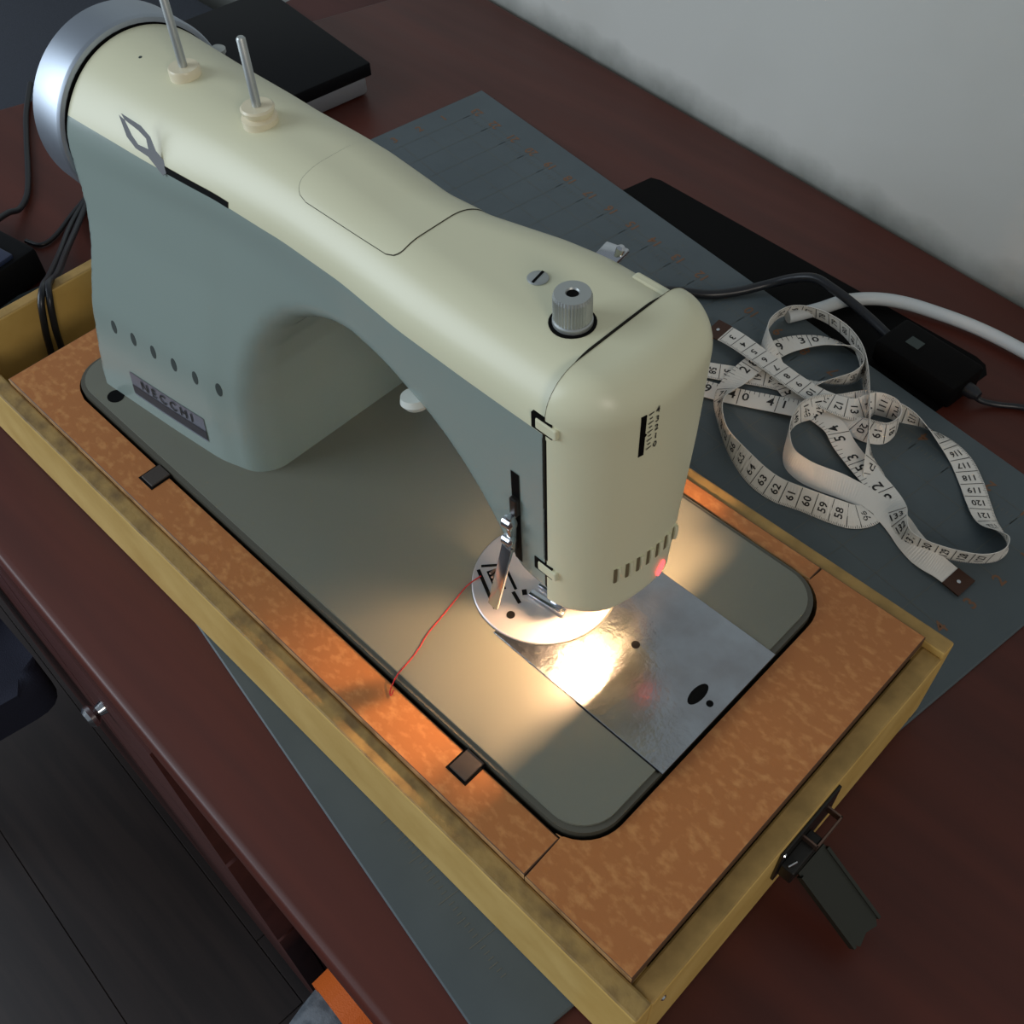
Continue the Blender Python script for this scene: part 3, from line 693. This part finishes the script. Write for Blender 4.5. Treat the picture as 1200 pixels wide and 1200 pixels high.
# cover hinge tabs and the dark joint behind them
for z0, z1, nm in ((.1615, .1668, 'cover_tab'), (.0735, .0790, 'cover_tab')):
    p, n = front_hit(-.080, (z0 + z1) / 2)
    MB().box((-.0825, p[1] - .0004, z0 - .0012), (-.0725, p[1] + .002, z1 + .0012)).build('tab_recess', M_DARK, body)
    MB().box((-.0803, p[1] - .0010, z0), (-.0700, p[1] + .004, z1), .0007).build(nm, M_CREAM, cover)
MB().box((-.0775, .0570, .083), (-.0752, .062, .158)).build('side_joint', M_DARK, body)
p, n = hit(f_arm, (-.082, .1225, .22), (0, 0, -1))
MB().box((-.0930, .1215, p[2] - .010), (-.0735, .1262, p[2] + .0008), .0012).build('cover_ledge', M_CREAM, cover)
# stitch-tension scale in the face cover
p, n = face_hit(.0800, .1605); sc_ = plug('scale_slot', p, n, (0, 0, 1), [(-.0012, -.0105), (.0012, -.0105), (.0012, -.001), (.0020, 0), (.0012, .001), (.0012, .0105), (-.0012, .0105)], -.001, .0002, M_DARK, cover)
V = []; F = []
def face_text(s, y, z, size, rot=0):
    g_, f = glyphs(s, size); k = len(V); p, n = face_hit(y, z)
    for a, b in g_:
        V.append(p + Vector((0, a, 0)) + Vector((0, 0, b)) + n * .0003)
    F.extend([tuple(i + k for i in q) for q in f])
for i, s in enumerate('01234'):
    face_text(s, .0862, .1525 + i * .0045, .0042)
for i in range(9):
    z = .1525 + i * .00225; p, n = face_hit(.0832, z); l = .0008 if i % 2 else .0014; k = len(V)
    V += [p + Vector((0, a * l, b * .00025)) + n * .0003 for a, b in ((-1, -1), (1, -1), (1, 1), (-1, 1))]; F.append((k, k + 1, k + 2, k + 3))
raw('scale_figures', V, F, M_PRINT, cover)
# louvres over the lamp
for i in range(7):
    p, n = face_hit(.0735 + i * .0056, .0790 - .0002 * i); ve = plug('lamp_louvre', p, n, (0, 0, 1), rct(.0016, .0050), -.0008, .0002, M_CREAM, cover)
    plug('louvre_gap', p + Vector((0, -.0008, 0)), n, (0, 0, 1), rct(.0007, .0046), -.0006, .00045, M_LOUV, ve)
    MB().tube([p + Vector((.0003, .0011, -.0045)), p + Vector((.0008, .0011, 0)), p + Vector((.0003, .0011, .0045))], .0010, 8, 3).build('louvre_fin', M_CREAM, ve, smooth=60)
p, n = face_hit(.0995, .0605); rl = plug('signal_lamp', p, n, (0, .5, 1), ell(.0018, .0042), -.001, .0008, M_REDLAMP, cover)
# inside the head: bars, foot, needle, bulb
bar = MB(); bar.lathe([(.0030, 0), (.0030, .075)], (-.0890, .0820, .040), (0, 0, 1), 16); bar.build('presser_bar', M_CHROME, sew, smooth=40)
ft = MB(); ft.box((-.0935, .0770, .0240), (-.0845, .0870, .0420), .0012); ft.box((-.0960, .0800, .0058), (-.0880, .0835, .0250), .001)
ft.obox((-.0955, .0775, .0072), (1, .1, .06), (-.1, 1, 0), (0, 0, 1), (.0105, .0018, .0010), .0004); ft.obox((-.0955, .0845, .0072), (1, .1, .06), (-.1, 1, 0), (0, 0, 1), (.0105, .0018, .0010), .0004)
ft.build('presser_foot', M_CHROME, sew, smooth=40)
MB().lathe([(.0032, 0), (.0032, .06)], (-.0815, .0900, .048), (0, 0, 1), 16).lathe([(.0005, 0), (.0008, .012), (.0010, .034)], (-.0815, .0900, .014), (0, 0, 1), 10).build('needle_bar', M_CHROME, sew, smooth=40)
MB().lathe([(.0016, 0), (.0042, .002), (.0045, .006)], (-.0815, .0900, .044), (0, 0, 1), 16).build('needle_clamp', M_BROWNMETAL, sew, smooth=40)
BULB = (-.0765, .0900, .0750)
bl = MB(); bmesh.ops.create_icosphere(bl.bm, subdivisions=2, radius=.0045, matrix=Matrix.Translation(BULB)); bl.build('lamp_bulb', M_BULB, sew, smooth=180)
MB().lathe([(.0055, 0), (.0055, .016)], (BULB[0], BULB[1], BULB[2] + .0042), (0, 0, 1), 16).build('lamp_socket', M_STEEL, sew, smooth=40)
# white tension dial showing under the arm
MB().lathe([(.0062, 0), (.0068, .003), (.005, .0055)], (-.1540, .0600, .1240), (.2, -.1, -1), 24).build('under_arm_knob', M_WHITEHW, sew, smooth=40)

# ------------------------------------------------------------------ red thread
th = MB().tube([(-.1310, .0670, ZB + .0018), (-.1323, .0585, ZB + .0009), (-.1302, .0470, ZB + .0008), (-.1280, .0355, ZB + .0008), (-.1262, .0260, ZB + .0008), (-.1232, .0175, ZB + .0008), (-.1215, .0100, ZB + .0008), (-.1206, .0035, ZB + .0008), (-.1200, -.0005, .0035), (-.1180, -.0058, .0012), (-.1160, -.0070, .0010), (-.1168, -.0045, .0018)], .00032, 6, 6).build('red_thread', M_RED, base=(-.125, .03, ZB))
tag(th, 'thin loose red thread trailing from needle plate across the front of the bed', 'thread')

# ------------------------------------------------------------------ measuring tape
# x, y, height above the mat, roll in degrees (0 lies flat, 90 stands on edge)
TP = [
 (-0.2014, 0.3549, 0.0050, 10), (-0.1803, 0.3539, 0.0070, 5), (-0.1545, 0.3504, 0.0080, 0), (-0.1244, 0.3466, 0.0080, 0), (-0.1014, 0.3469, 0.0080, 5),
 (-0.0843, 0.3537, 0.0070, 25), (-0.0774, 0.3670, 0.0080, 70), (-0.0654, 0.3699, 0.0080, 90), (-0.0578, 0.3608, 0.0080, 95), (-0.0596, 0.3475, 0.0070, 110),
 (-0.0732, 0.3443, 0.0050, 150), (-0.0890, 0.3449, 0.0025, 178), (-0.1133, 0.3324, 0.0035, 180), (-0.1338, 0.3238, 0.0020, 180), (-0.1516, 0.3154, 0.0015, 180),
 (-0.1686, 0.3082, 0.0015, 180), (-0.1826, 0.3029, 0.0030, 180), (-0.1873, 0.3057, 0.0050, 200), (-0.1851, 0.3170, 0.0030, 180), (-0.1688, 0.3286, 0.0015, 180),
 (-0.1492, 0.3401, 0.0015, 180), (-0.1291, 0.3503, 0.0020, 180), (-0.1139, 0.3614, 0.0050, 130), (-0.1022, 0.3748, 0.0070, 100), (-0.1021, 0.3893, 0.0075, 80),
 (-0.1146, 0.3995, 0.0070, 55), (-0.1293, 0.3989, 0.0050, 30), (-0.1418, 0.3924, 0.0040, 15), (-0.1540, 0.3751, 0.0035, 0), (-0.1581, 0.3515, 0.0040, 0),
 (-0.1588, 0.3289, 0.0040, 5), (-0.1561, 0.3095, 0.0060, 40), (-0.1480, 0.2942, 0.0075, 80), (-0.1330, 0.2800, 0.0075, 90), (-0.1185, 0.2725, 0.0070, 75),
 (-0.0992, 0.2670, 0.0060, 50), (-0.0824, 0.2662, 0.0050, 45), (-0.0661, 0.2696, 0.0050, 60), (-0.0486, 0.2754, 0.0040, 45), (-0.0376, 0.2820, 0.0025, 25),
 (-0.0324, 0.2927, 0.0012, 6), (-0.0360, 0.3057, 0.0010, 0), (-0.0463, 0.3179, 0.0012, 15), (-0.0590, 0.3308, 0.0060, 65), (-0.0745, 0.3520, 0.0075, 88),
 (-0.1009, 0.3877, 0.0095, 90), (-0.1208, 0.4048, 0.0095, 80), (-0.1421, 0.4113, 0.0090, 70), (-0.1610, 0.4082, 0.0090, 65), (-0.1716, 0.3961, 0.0090, 70),
 (-0.1706, 0.3759, 0.0090, 85), (-0.1620, 0.3627, 0.0070, 70), (-0.1484, 0.3529, 0.0030, 20), (-0.1332, 0.3465, 0.0020, 0), (-0.1159, 0.3393, 0.0020, 0),
 (-0.1017, 0.3376, 0.0030, 0), (-0.0866, 0.3342, 0.0040, 0), (-0.0733, 0.3258, 0.0040, 0), (-0.0573, 0.3186, 0.0040, 0), (-0.0397, 0.3122, 0.0035, 5),
 (-0.0261, 0.3050, 0.0035, 20), (-0.0160, 0.2942, 0.0060, 60), (-0.0059, 0.2866, 0.0075, 90), (0.0062, 0.2879, 0.0075, 100), (0.0217, 0.2946, 0.0070, 105),
 (0.0334, 0.3024, 0.0070, 105), (0.0397, 0.3119, 0.0075, 95), (0.0390, 0.3219, 0.0075, 75), (0.0313, 0.3280, 0.0060, 45), (0.0206, 0.3332, 0.0030, 15),
 (0.0106, 0.3426, 0.0020, 5), (-0.0013, 0.3548, 0.0015, 0), (-0.0158, 0.3666, 0.0015, 5), (-0.0309, 0.3712, 0.0030, 25), (-0.0471, 0.3713, 0.0060, 60),
 (-0.0597, 0.3693, 0.0070, 90), (-0.0698, 0.3677, 0.0065, 100), (-0.0832, 0.3648, 0.0040, 130), (-0.0943, 0.3530, 0.0020, 150), (-0.1042, 0.3387, 0.0020, 130),
 (-0.1083, 0.3226, 0.0060, 100), (-0.1031, 0.3057, 0.0075, 90), (-0.0923, 0.2915, 0.0075, 75), (-0.0798, 0.2887, 0.0060, 60), (-0.0675, 0.2911, 0.0050, 50),
 (-0.0565, 0.2960, 0.0040, 30), (-0.0434, 0.2998, 0.0025, 10), (-0.0283, 0.2996, 0.0025, 10), (-0.0150, 0.2946, 0.0040, 25), (-0.0039, 0.2878, 0.0040, 40),
 (0.0091, 0.2849, 0.0040, 20), (0.0207, 0.2849, 0.0025, 0), (0.0370, 0.2834, 0.0015, 0),
]

tape_t = thing('measuring_tape', 'white cloth measuring tape lying in loose loops on the blue-grey mat', 'measuring tape', (-.09, .335, MZ))
HW = .0075
ctr = spline([(x, y, h) for x, y, h, r in TP], 8); rol = [v[0] for v in spline([(r, 0, 0) for x, y, h, r in TP], 8)]
P = np.array([[c[0], c[1], c[2]] for c in ctr]); rol = np.radians(np.array(rol))
P[:, 2] = MZ + np.maximum(P[:, 2], HW * np.abs(np.sin(rol)) + .0007)
tg = np.gradient(P, axis=0); hz = np.stack([-tg[:, 1], tg[:, 0], 0 * tg[:, 0]], 1); hz /= np.linalg.norm(hz, axis=1, keepdims=True)
k5 = np.ones(5) / 5
Wv = hz * np.cos(rol)[:, None] + np.array([0, 0, 1.])[None] * np.sin(rol)[:, None]
tn = tg / np.linalg.norm(tg, axis=1, keepdims=True); NV = np.cross(tn, Wv); NV /= np.linalg.norm(NV, axis=1, keepdims=True)
S_ = np.r_[0, np.cumsum(np.linalg.norm(np.diff(P, axis=0), axis=1))]; SL = S_[-1]
def tape_pt(s, v, off=0.):
    """point at arc length s, offset v across the width, off along the normal"""
    i = int(np.clip(np.searchsorted(S_, s) - 1, 0, len(S_) - 2)); t = (s - S_[i]) / max(S_[i + 1] - S_[i], 1e-9)
    l = lambda A: A[i] * (1 - t) + A[i + 1] * t
    n = l(NV); 
    return Vector(l(P) + l(Wv) * v + n * off)
def up_sign(s):
    i = int(np.clip(np.searchsorted(S_, s), 0, len(S_) - 1)); 
    toc = np.array([.102, -.127, .446]) - P[i]; return 1. if NV[i] @ toc > 0 else -1.
def ribbon(name, sa, sb, hw, th, m):
    ss = [sa] + [s for s in S_ if sa < s < sb] + [sb]; V = []; F = []
    for s in ss: V += [tape_pt(s, -hw, -th), tape_pt(s, hw, -th), tape_pt(s, hw, th), tape_pt(s, -hw, th)]
    for i in range(len(ss) - 1):
        for j in range(4): a = 4 * i; F.append((a + j, a + (j + 1) % 4, a + 4 + (j + 1) % 4, a + 4 + j))
    F += [(3, 2, 1, 0), tuple(4 * (len(ss) - 1) + j for j in range(4))]
    o = raw(name, V, F, m, tape_t); bm = bmesh.new(); bm.from_mesh(o.data); bmesh.ops.recalc_face_normals(bm, faces=bm.faces[:]); bm.to_mesh(o.data); bm.free(); return o
strap = ribbon('tape_strap', .006, SL - .006, HW, .00018, M_TAPE)
for a, b in ((0, .0115), (SL - .0115, SL)):
    tip = ribbon('metal_tip', a, b, HW + .0003, .0005, M_TIP); tip['label'] = 'brown metal end clip'
    c = (a + b) / 2; sg = up_sign(c); V = [tape_pt(c + .0012 * math.cos(t), .0012 * math.sin(t), sg * .0007) for t in np.linspace(0, 2 * math.pi, 10, endpoint=False)]
    raw('eyelet', V, [tuple(range(10))], M_CHROME, tip)
V = []; F = []
def quad_on(s0, s1, v0, v1):
    sg = up_sign((s0 + s1) / 2); k = len(V); V.extend([tape_pt(s0, v0, sg * .00032), tape_pt(s1, v0, sg * .00032), tape_pt(s1, v1, sg * .00032), tape_pt(s0, v1, sg * .00032)]); F.append((k, k + 1, k + 2, k + 3))
def number(txt, s, v, size, read):
    """read: 's+' / 's-' along the tape, 'v+' / 'v-' across it"""
    g_, f = glyphs(txt, size); sg = up_sign(s); k = len(V)
    for x, y in g_:
        if read == 's-': a, b = -x, -y * sg
        elif read == 's+': a, b = x, y * sg
        elif read == 'v+': a, b = -y * sg, x
        else: a, b = y * sg, -x
        V.append(tape_pt(s + a, v + b, sg * .00034))
    F.extend([tuple(i + k for i in q) for q in f])
def cm_run(s0, s1, first, step, read, size=.0068):
    n = first; s = s0
    while s < s1:
        quad_on(s - .00022, s + .00022, -HW + .0004, HW - .0004)
        if s + .01 < s1 + .001: number(str(n), s + .005, .0008 * 0, size, read)
        for q in range(1, 10):
            sgn = up_sign(s) ; e = -HW * sgn
            quad_on(s + q * .001 - .0001, s + q * .001 + .0001, e, e + sgn * (.0022 if q == 5 else .0015))
        s += .01; n += step
def inch_run(s0, s1, ref, nref, step, read='s-', size=.0098):
    k0 = math.ceil((s0 - ref) / .0254); k1 = math.floor((s1 - ref) / .0254)
    for k in range(k0, k1 + 1):
        s = ref + k * .0254; n = nref + step * k; quad_on(s - .00025, s + .00025, -HW + .0004, HW - .0004); tx = str(n)
        for ch, dx in ((tx[0], .0045), (tx[-1], -.0045)) if read == 's-' else ((tx[0], -.0045), (tx[-1], .0045)):
            number(ch, s + dx, -.0006 * up_sign(s) * (1 if read == 's-' else -1), size, read)
        for q in range(1, 8):
            sg = up_sign(s + q * .0254 / 8); e = -HW * sg if read == 's-' else HW * sg; l = .0045 if q == 4 else .0028
            if s + q * .003175 < s1: quad_on(s + q * .003175 - .00017, s + q * .003175 + .00017, e, e + (sg if read == 's-' else -sg) * l)
cm_run(.0130, .2000, 3, 1, 'v-')
inch_run(.211, .304, .2450, 41, -1)
cm_run(.312, .405, 56, 1, 'v+')
cm_run(.405, .448, 66, 1, 'v+')
inch_run(.450, .569, .4680, 31, -1)
cm_run(.573, .715, 71, -1, 'v+'); cm_run(.72, .945, 96, -1, 'v+')
inch_run(.968, 1.120, 1.058, 54, -1)
cm_run(1.126, 1.205, 133, -1, 'v+'); cm_run(1.205, 1.300, 124, -1, 'v+', .0060); cm_run(1.300, 1.352, 115, -1, 'v-')
cm_run(1.352, 1.425, 144, 1, 'v-')
tag(raw('printed_scale', V, F, M_PRINT, strap), kind='stuff')

# ------------------------------------------------------------------ things at the back of the desk
# black inlaid tray at the back of the desk
tp_ = [(-.3580, .4300), (-.0600, .3880), (-.0490, .3960), (-.0420, .4480), (-.0475, .4560), (-.0560, .4590), (-.3420, .4705), (-.3500, .4680)]
MB().prism(tp_, TZ - .004, TZ + .00012).build('cable_tray', M_BLACKM, desk)
ang = math.radians(-6); ux, uy = (math.cos(ang), math.sin(ang), 0), (-math.sin(ang), math.cos(ang), 0)
ps = thing('power_adapter', 'black power adapter brick lying against the back edge of the mat', 'power adapter', (-.074, .4205, TZ + .0004))
MB().obox((-.074, .4205, TZ + .0004 + .0095), ux, uy, (0, 0, 1), (.0315, .0165, .0095), .003).build('housing', M_BLACKM, ps, smooth=40)
pc = Vector((-.080, .4210, TZ + .0194)); MB().obox(pc + Vector(ux) * -.006, ux, uy, (0, 0, 1), (.005, .004, .0003)).build('sticker', M_VENT, ps)
MB().lathe([(.0050, 0), (.0046, .006), (.0030, .010)], (-.0430, .4172, TZ + .0100), ux, 16).build('strain_relief', M_CABLE, ps, smooth=40)
mb = MB(); mb.tube([(-.0390, .4168, TZ + .0100), (-.0320, .4190, TZ + .0050), (-.0225, .4260, TZ + .0023), (-.0060, .4360, TZ + .0023), (.03, .445, TZ + .0023), (.10, .44, TZ + .0023)], .0020, 8, 6)
c_ = mb.build('thin_lead', M_CABLE, ps, smooth=60)
bc = MB().tube([(-.300, .325, MZ + .0035), (-.270, .347, MZ + .0035), (-.2452, .368, MZ + .0035), (-.2249, .3815, MZ + .0035), (-.211, .3979, MZ + .0038), (-.1982, .4151, MZ + .0070), (-.1841, .4238, MZ + .0150), (-.1698, .4271, MZ + .0210), (-.1560, .4275, MZ + .0200), (-.1400, .4285, MZ + .0160), (-.1230, .4275, MZ + .0120), (-.1040, .4240, MZ + .0085)], .0033, 12, 6).build('black_power_cable', M_CABLE, base=(-.2, .42, MZ), smooth=60)
tag(bc, 'thick black cable arching from behind the sewing machine head into the power adapter', 'cable')
wc = MB().tube([(-.1690, .3985, MZ + .0048), (-.1577, .4200, MZ + .0048), (-.1495, .4410, TZ + .0062), (-.1356, .4562, TZ + .0062), (-.1178, .4664, TZ + .0062), (-.0948, .4729, TZ + .006), (-.071, .4771, TZ + .006), (-.046, .4782, TZ + .006), (-.0142, .4763, TZ + .006), (.04, .470, TZ + .006), (.12, .46, TZ + .006)], .0046, 14, 6).build('white_power_cable', M_WCABLE, base=(-.1, .46, TZ), smooth=60)
tag(wc, 'thick white cable curving along the desk behind the tape, below the wall', 'cable')
# flat two-layer drive behind the machine
ang = math.radians(-7); ux, uy = Vector((math.cos(ang), math.sin(ang), 0)), Vector((-math.sin(ang), math.cos(ang), 0))
cr = Vector((-.6110, .4000, 0))
dv_ = thing('external_drive', 'flat black-topped device with silver base on the desk behind the handwheel', 'device', (-.70, .34, TZ))
cc = cr - ux * .088 - uy * .075
MB().obox((cc[0] - .002, cc[1] - .002, TZ + .0002 + .009), ux, uy, (0, 0, 1), (.086, .074, .009), .004).build('silver_base', M_SILVER, dv_, smooth=40)
MB().obox((cc[0], cc[1], TZ + .0182 + .006), ux, uy, (0, 0, 1), (.088, .075, .006), .0012).build('black_lid', M_BLACK, dv_, smooth=40)
# foot pedal and its lead left of the case
fp = thing('foot_pedal', 'black plastic box with a lead at the left end of the yellow case', 'foot pedal', (-.63, .03, TZ))
ang = math.radians(10); ux, uy = Vector((math.cos(ang), math.sin(ang), 0)), Vector((-math.sin(ang), math.cos(ang), 0))
MB().obox((-.650, .016, TZ + .0142), ux, uy, (0, 0, 1), (.052, .046, .014), .004).build('pedal_housing', M_BLACK, fp, smooth=40)
MB().obox((-.622, .020, TZ + .0292), ux, uy, (.12, 0, 1), (.020, .030, .0026), .0015).build('pedal_glint', mat('painted_blue_glint', (40, 50, 78), .3), fp, smooth=40)  # plate coloured blue to paint in a reflection on the black box
MB().tube([(-.86, .20, -.0712), (-.8193, .1726, -.0712), (-.7833, .1521, -.0712), (-.7177, .1162, -.0708), (-.6961, .0975, -.0700), (-.690, .0853, -.0650), (-.680, .070, -.060), (-.672, .060, -.0560)], .0024, 10, 6).build('pedal_lead', M_CABLE, fp, smooth=60)
ca = MB(); ca.tube([(-.6717, .1466, -.0708), (-.6406, .1125, -.066), (-.59, .0791, -.048), (-.5328, .0501, -.018), (-.4970, .0335, .0035), (-.4874, .0252, .0015), (-.4860, .0206, -.012), (-.4880, .0180, -.028), (-.4900, .016, -.055), (-.470, .02, -.0610)], .0023, 10, 6)
ca.tube([(-.6790, .1553, -.0708), (-.6365, .1180, -.064), (-.5857, .0829, -.046), (-.5234, .0526, -.013), (-.4965, .0370, .0035), (-.4862, .0305, .0015), (-.4840, .0262, -.012), (-.4850, .0240, -.028), (-.488, .024, -.055), (-.465, .03, -.0610)], .0023, 10, 6)
cb_ = ca.build('machine_lead', M_CABLE, base=(-.5, .03, -.03), smooth=60); tag(cb_, 'doubled black lead hanging over the left wall of the yellow case', 'cable')
cl_ = MB().tube([(-.6565, .0792, -.0712), (-.6432, .0846, -.0712), (-.6453, .0994, -.0712), (-.6641, .1308, -.0712), (-.70, .20, -.0712), (-.72, .26, -.0712)], .0018, 8, 6).build('thin_cable', M_CABLE, base=(-.65, .1, TZ), smooth=60)
tag(cl_, 'thin black cable on the desk running from the black box behind the handwheel', 'cable')

# ------------------------------------------------------------------ things in front of and beside the desk
def fz(z): return z
ch = thing('chair', 'chair with a dark navy padded seat pulled up to the front of the desk', 'chair', (-.75, -.30, FZ))
q = [Vector((-.5290, -.1010)), Vector((-.5900, -.4900)), Vector((-.9900, -.4600)), Vector((-.9500, -.1010))]
def round_poly(q, r, n=5):
    out = []
    for i in range(len(q)):
        a, b, c = q[i - 1], q[i], q[(i + 1) % len(q)]; d1, d2_ = (a - b).normalized(), (c - b).normalized()
        for k in range(n + 1):
            t = k / n; out.append(tuple((b + d1 * r) * (1 - t) ** 2 + b * 2 * t * (1 - t) + (b + d2_ * r) * t * t))
    return out
SZ = -.37
MB().prism(round_poly(q, .03)[::-1], SZ - .045, SZ, .015, 4).build('seat', M_NAVY, ch, smooth=40)
MB().lathe([(.028, 0), (.028, .30), (.018, .30), (.018, .395)], (-.88, -.36, FZ + .01), (0, 0, 1), 20).build('column', M_BLACK, ch, smooth=40)
for k in range(5):
    a_ = 2 * math.pi * k / 5 + .5; e = Vector((-.88 + .12 * math.cos(a_), -.36 + .12 * math.sin(a_), FZ + .03))
    MB().tube([(-.88, -.36, FZ + .07), e], .014, 8, 1).lathe([(.016, -.012), (.02, 0), (.016, .012)], e - Vector((0, 0, .0095)), (math.sin(a_), -math.cos(a_), 0), 16).build('leg', M_BLACK, ch, smooth=60)
MB().prism(round_poly([Vector((-1.0, -.47)), Vector((-.97, -.10)), Vector((-1.0, -.10)), Vector((-1.03, -.47))], .01)[::1], SZ, SZ + .42, .008, 2).build('backrest', M_NAVY, ch, smooth=40)
# crumpled pale plastic bag on the seat
bm = bmesh.new(); bmesh.ops.create_icosphere(bm, subdivisions=4, radius=1)
for v in bm.verts:
    p = v.co; k = 1 + .13 * math.sin(7 * p.x + 3 * p.z) * math.cos(6 * p.y) + .08 * math.sin(13 * p.y + 9 * p.z)
    v.co = Vector((-.725 + p.x * .085 * k, -.158 + p.y * .050 * k, max(SZ + .0015, SZ + .040 + p.z * .045 * k)))
mb = MB(); mb.bm.free(); mb.bm = bm
pb_ = thing('plastic_bag', 'small shiny pale lilac plastic bag lying on the navy seat', 'bag', (-.72, -.11, SZ))
mb.build('bag_body', M_LILAC, pb_, smooth=180)
MB().tube([(-.70, -.13, SZ + .060), (-.655, -.110, SZ + .055), (-.640, -.115, SZ + .03), (-.650, -.13, SZ + .008)], .006, 10, 6).build('dark_strap', M_BLACK, pb_, smooth=60)
# grey felt bag with an orange strap under the front edge of the desk
gb = thing('tote_bag', 'grey felt bag with an orange strap on the floor before the desk', 'bag', (-.12, -.10, FZ))
bm = bmesh.new(); Vs = []
nb = 28
rings = []
for k, (zz, sx, sy) in enumerate(((FZ + .001, .15, .07), (FZ + .06, .165, .085), (FZ + .18, .16, .075), (FZ + .30, .15, .055), (-.430, .145, .035), (-.425, .14, .030))):
    rings.append([bm.verts.new((-.035 + sx * math.copysign(abs(math.cos(t)) ** .6, math.cos(t)) + .004 * math.sin(5 * t + k), -.115 + sy * math.copysign(abs(math.sin(t)) ** .6, math.sin(t)), zz)) for t in [2 * math.pi * i / nb for i in range(nb)]])
for a, b in zip(rings, rings[1:]):
    for i in range(nb): bm.faces.new((a[i], a[(i + 1) % nb], b[(i + 1) % nb], b[i]))
bm.faces.new(rings[0][::-1]); bm.faces.new(rings[-1])
mb = MB(); mb.bm.free(); mb.bm = bm; mb.build('bag_body', M_GREYF, gb, smooth=60)
V = []; F = []
for k in range(25):
    t = math.pi * k / 24; c = Vector((-.1170 - .060 * math.cos(t) * 1.0, -.0930 + .004 * math.cos(t), -.430 + .080 * math.sin(t)))
    nrm = Vector((-math.cos(t), 0, math.sin(t)))
    for sy in (-.011, .011):
        for h in (-.0015, .0015): V.append(c + Vector((0, sy, 0)) + nrm * h)
for k in range(24):
    a = 4 * k
    for i, j in ((0, 1), (1, 3), (3, 2), (2, 0)): F.append((a + i, a + j, a + 4 + j, a + 4 + i))
raw('strap', V, F, M_ORANGE, gb)
# dark grey cabinet past the left end of the desk
cbx = thing('storage_box', 'dark grey fabric storage box on the floor past the left end of the desk', 'box', (-1.15, .10, FZ))
MB().box((-1.52, .05, FZ + .001), (-.99, .58, -.30), .012).build('box_body', M_DGREY, cbx, smooth=40)
MB().box((-1.53, .04, -.299), (-.98, .59, -.262), .010).build('box_lid', M_DGREY, cbx, smooth=40)

# ------------------------------------------------------------------ stand everything on the floor
for o in list(bpy.data.objects):
    if o.parent is None and o.type in ('MESH', 'EMPTY'):
        o.location.z += LIFT
    if 'base' in o: del o['base']
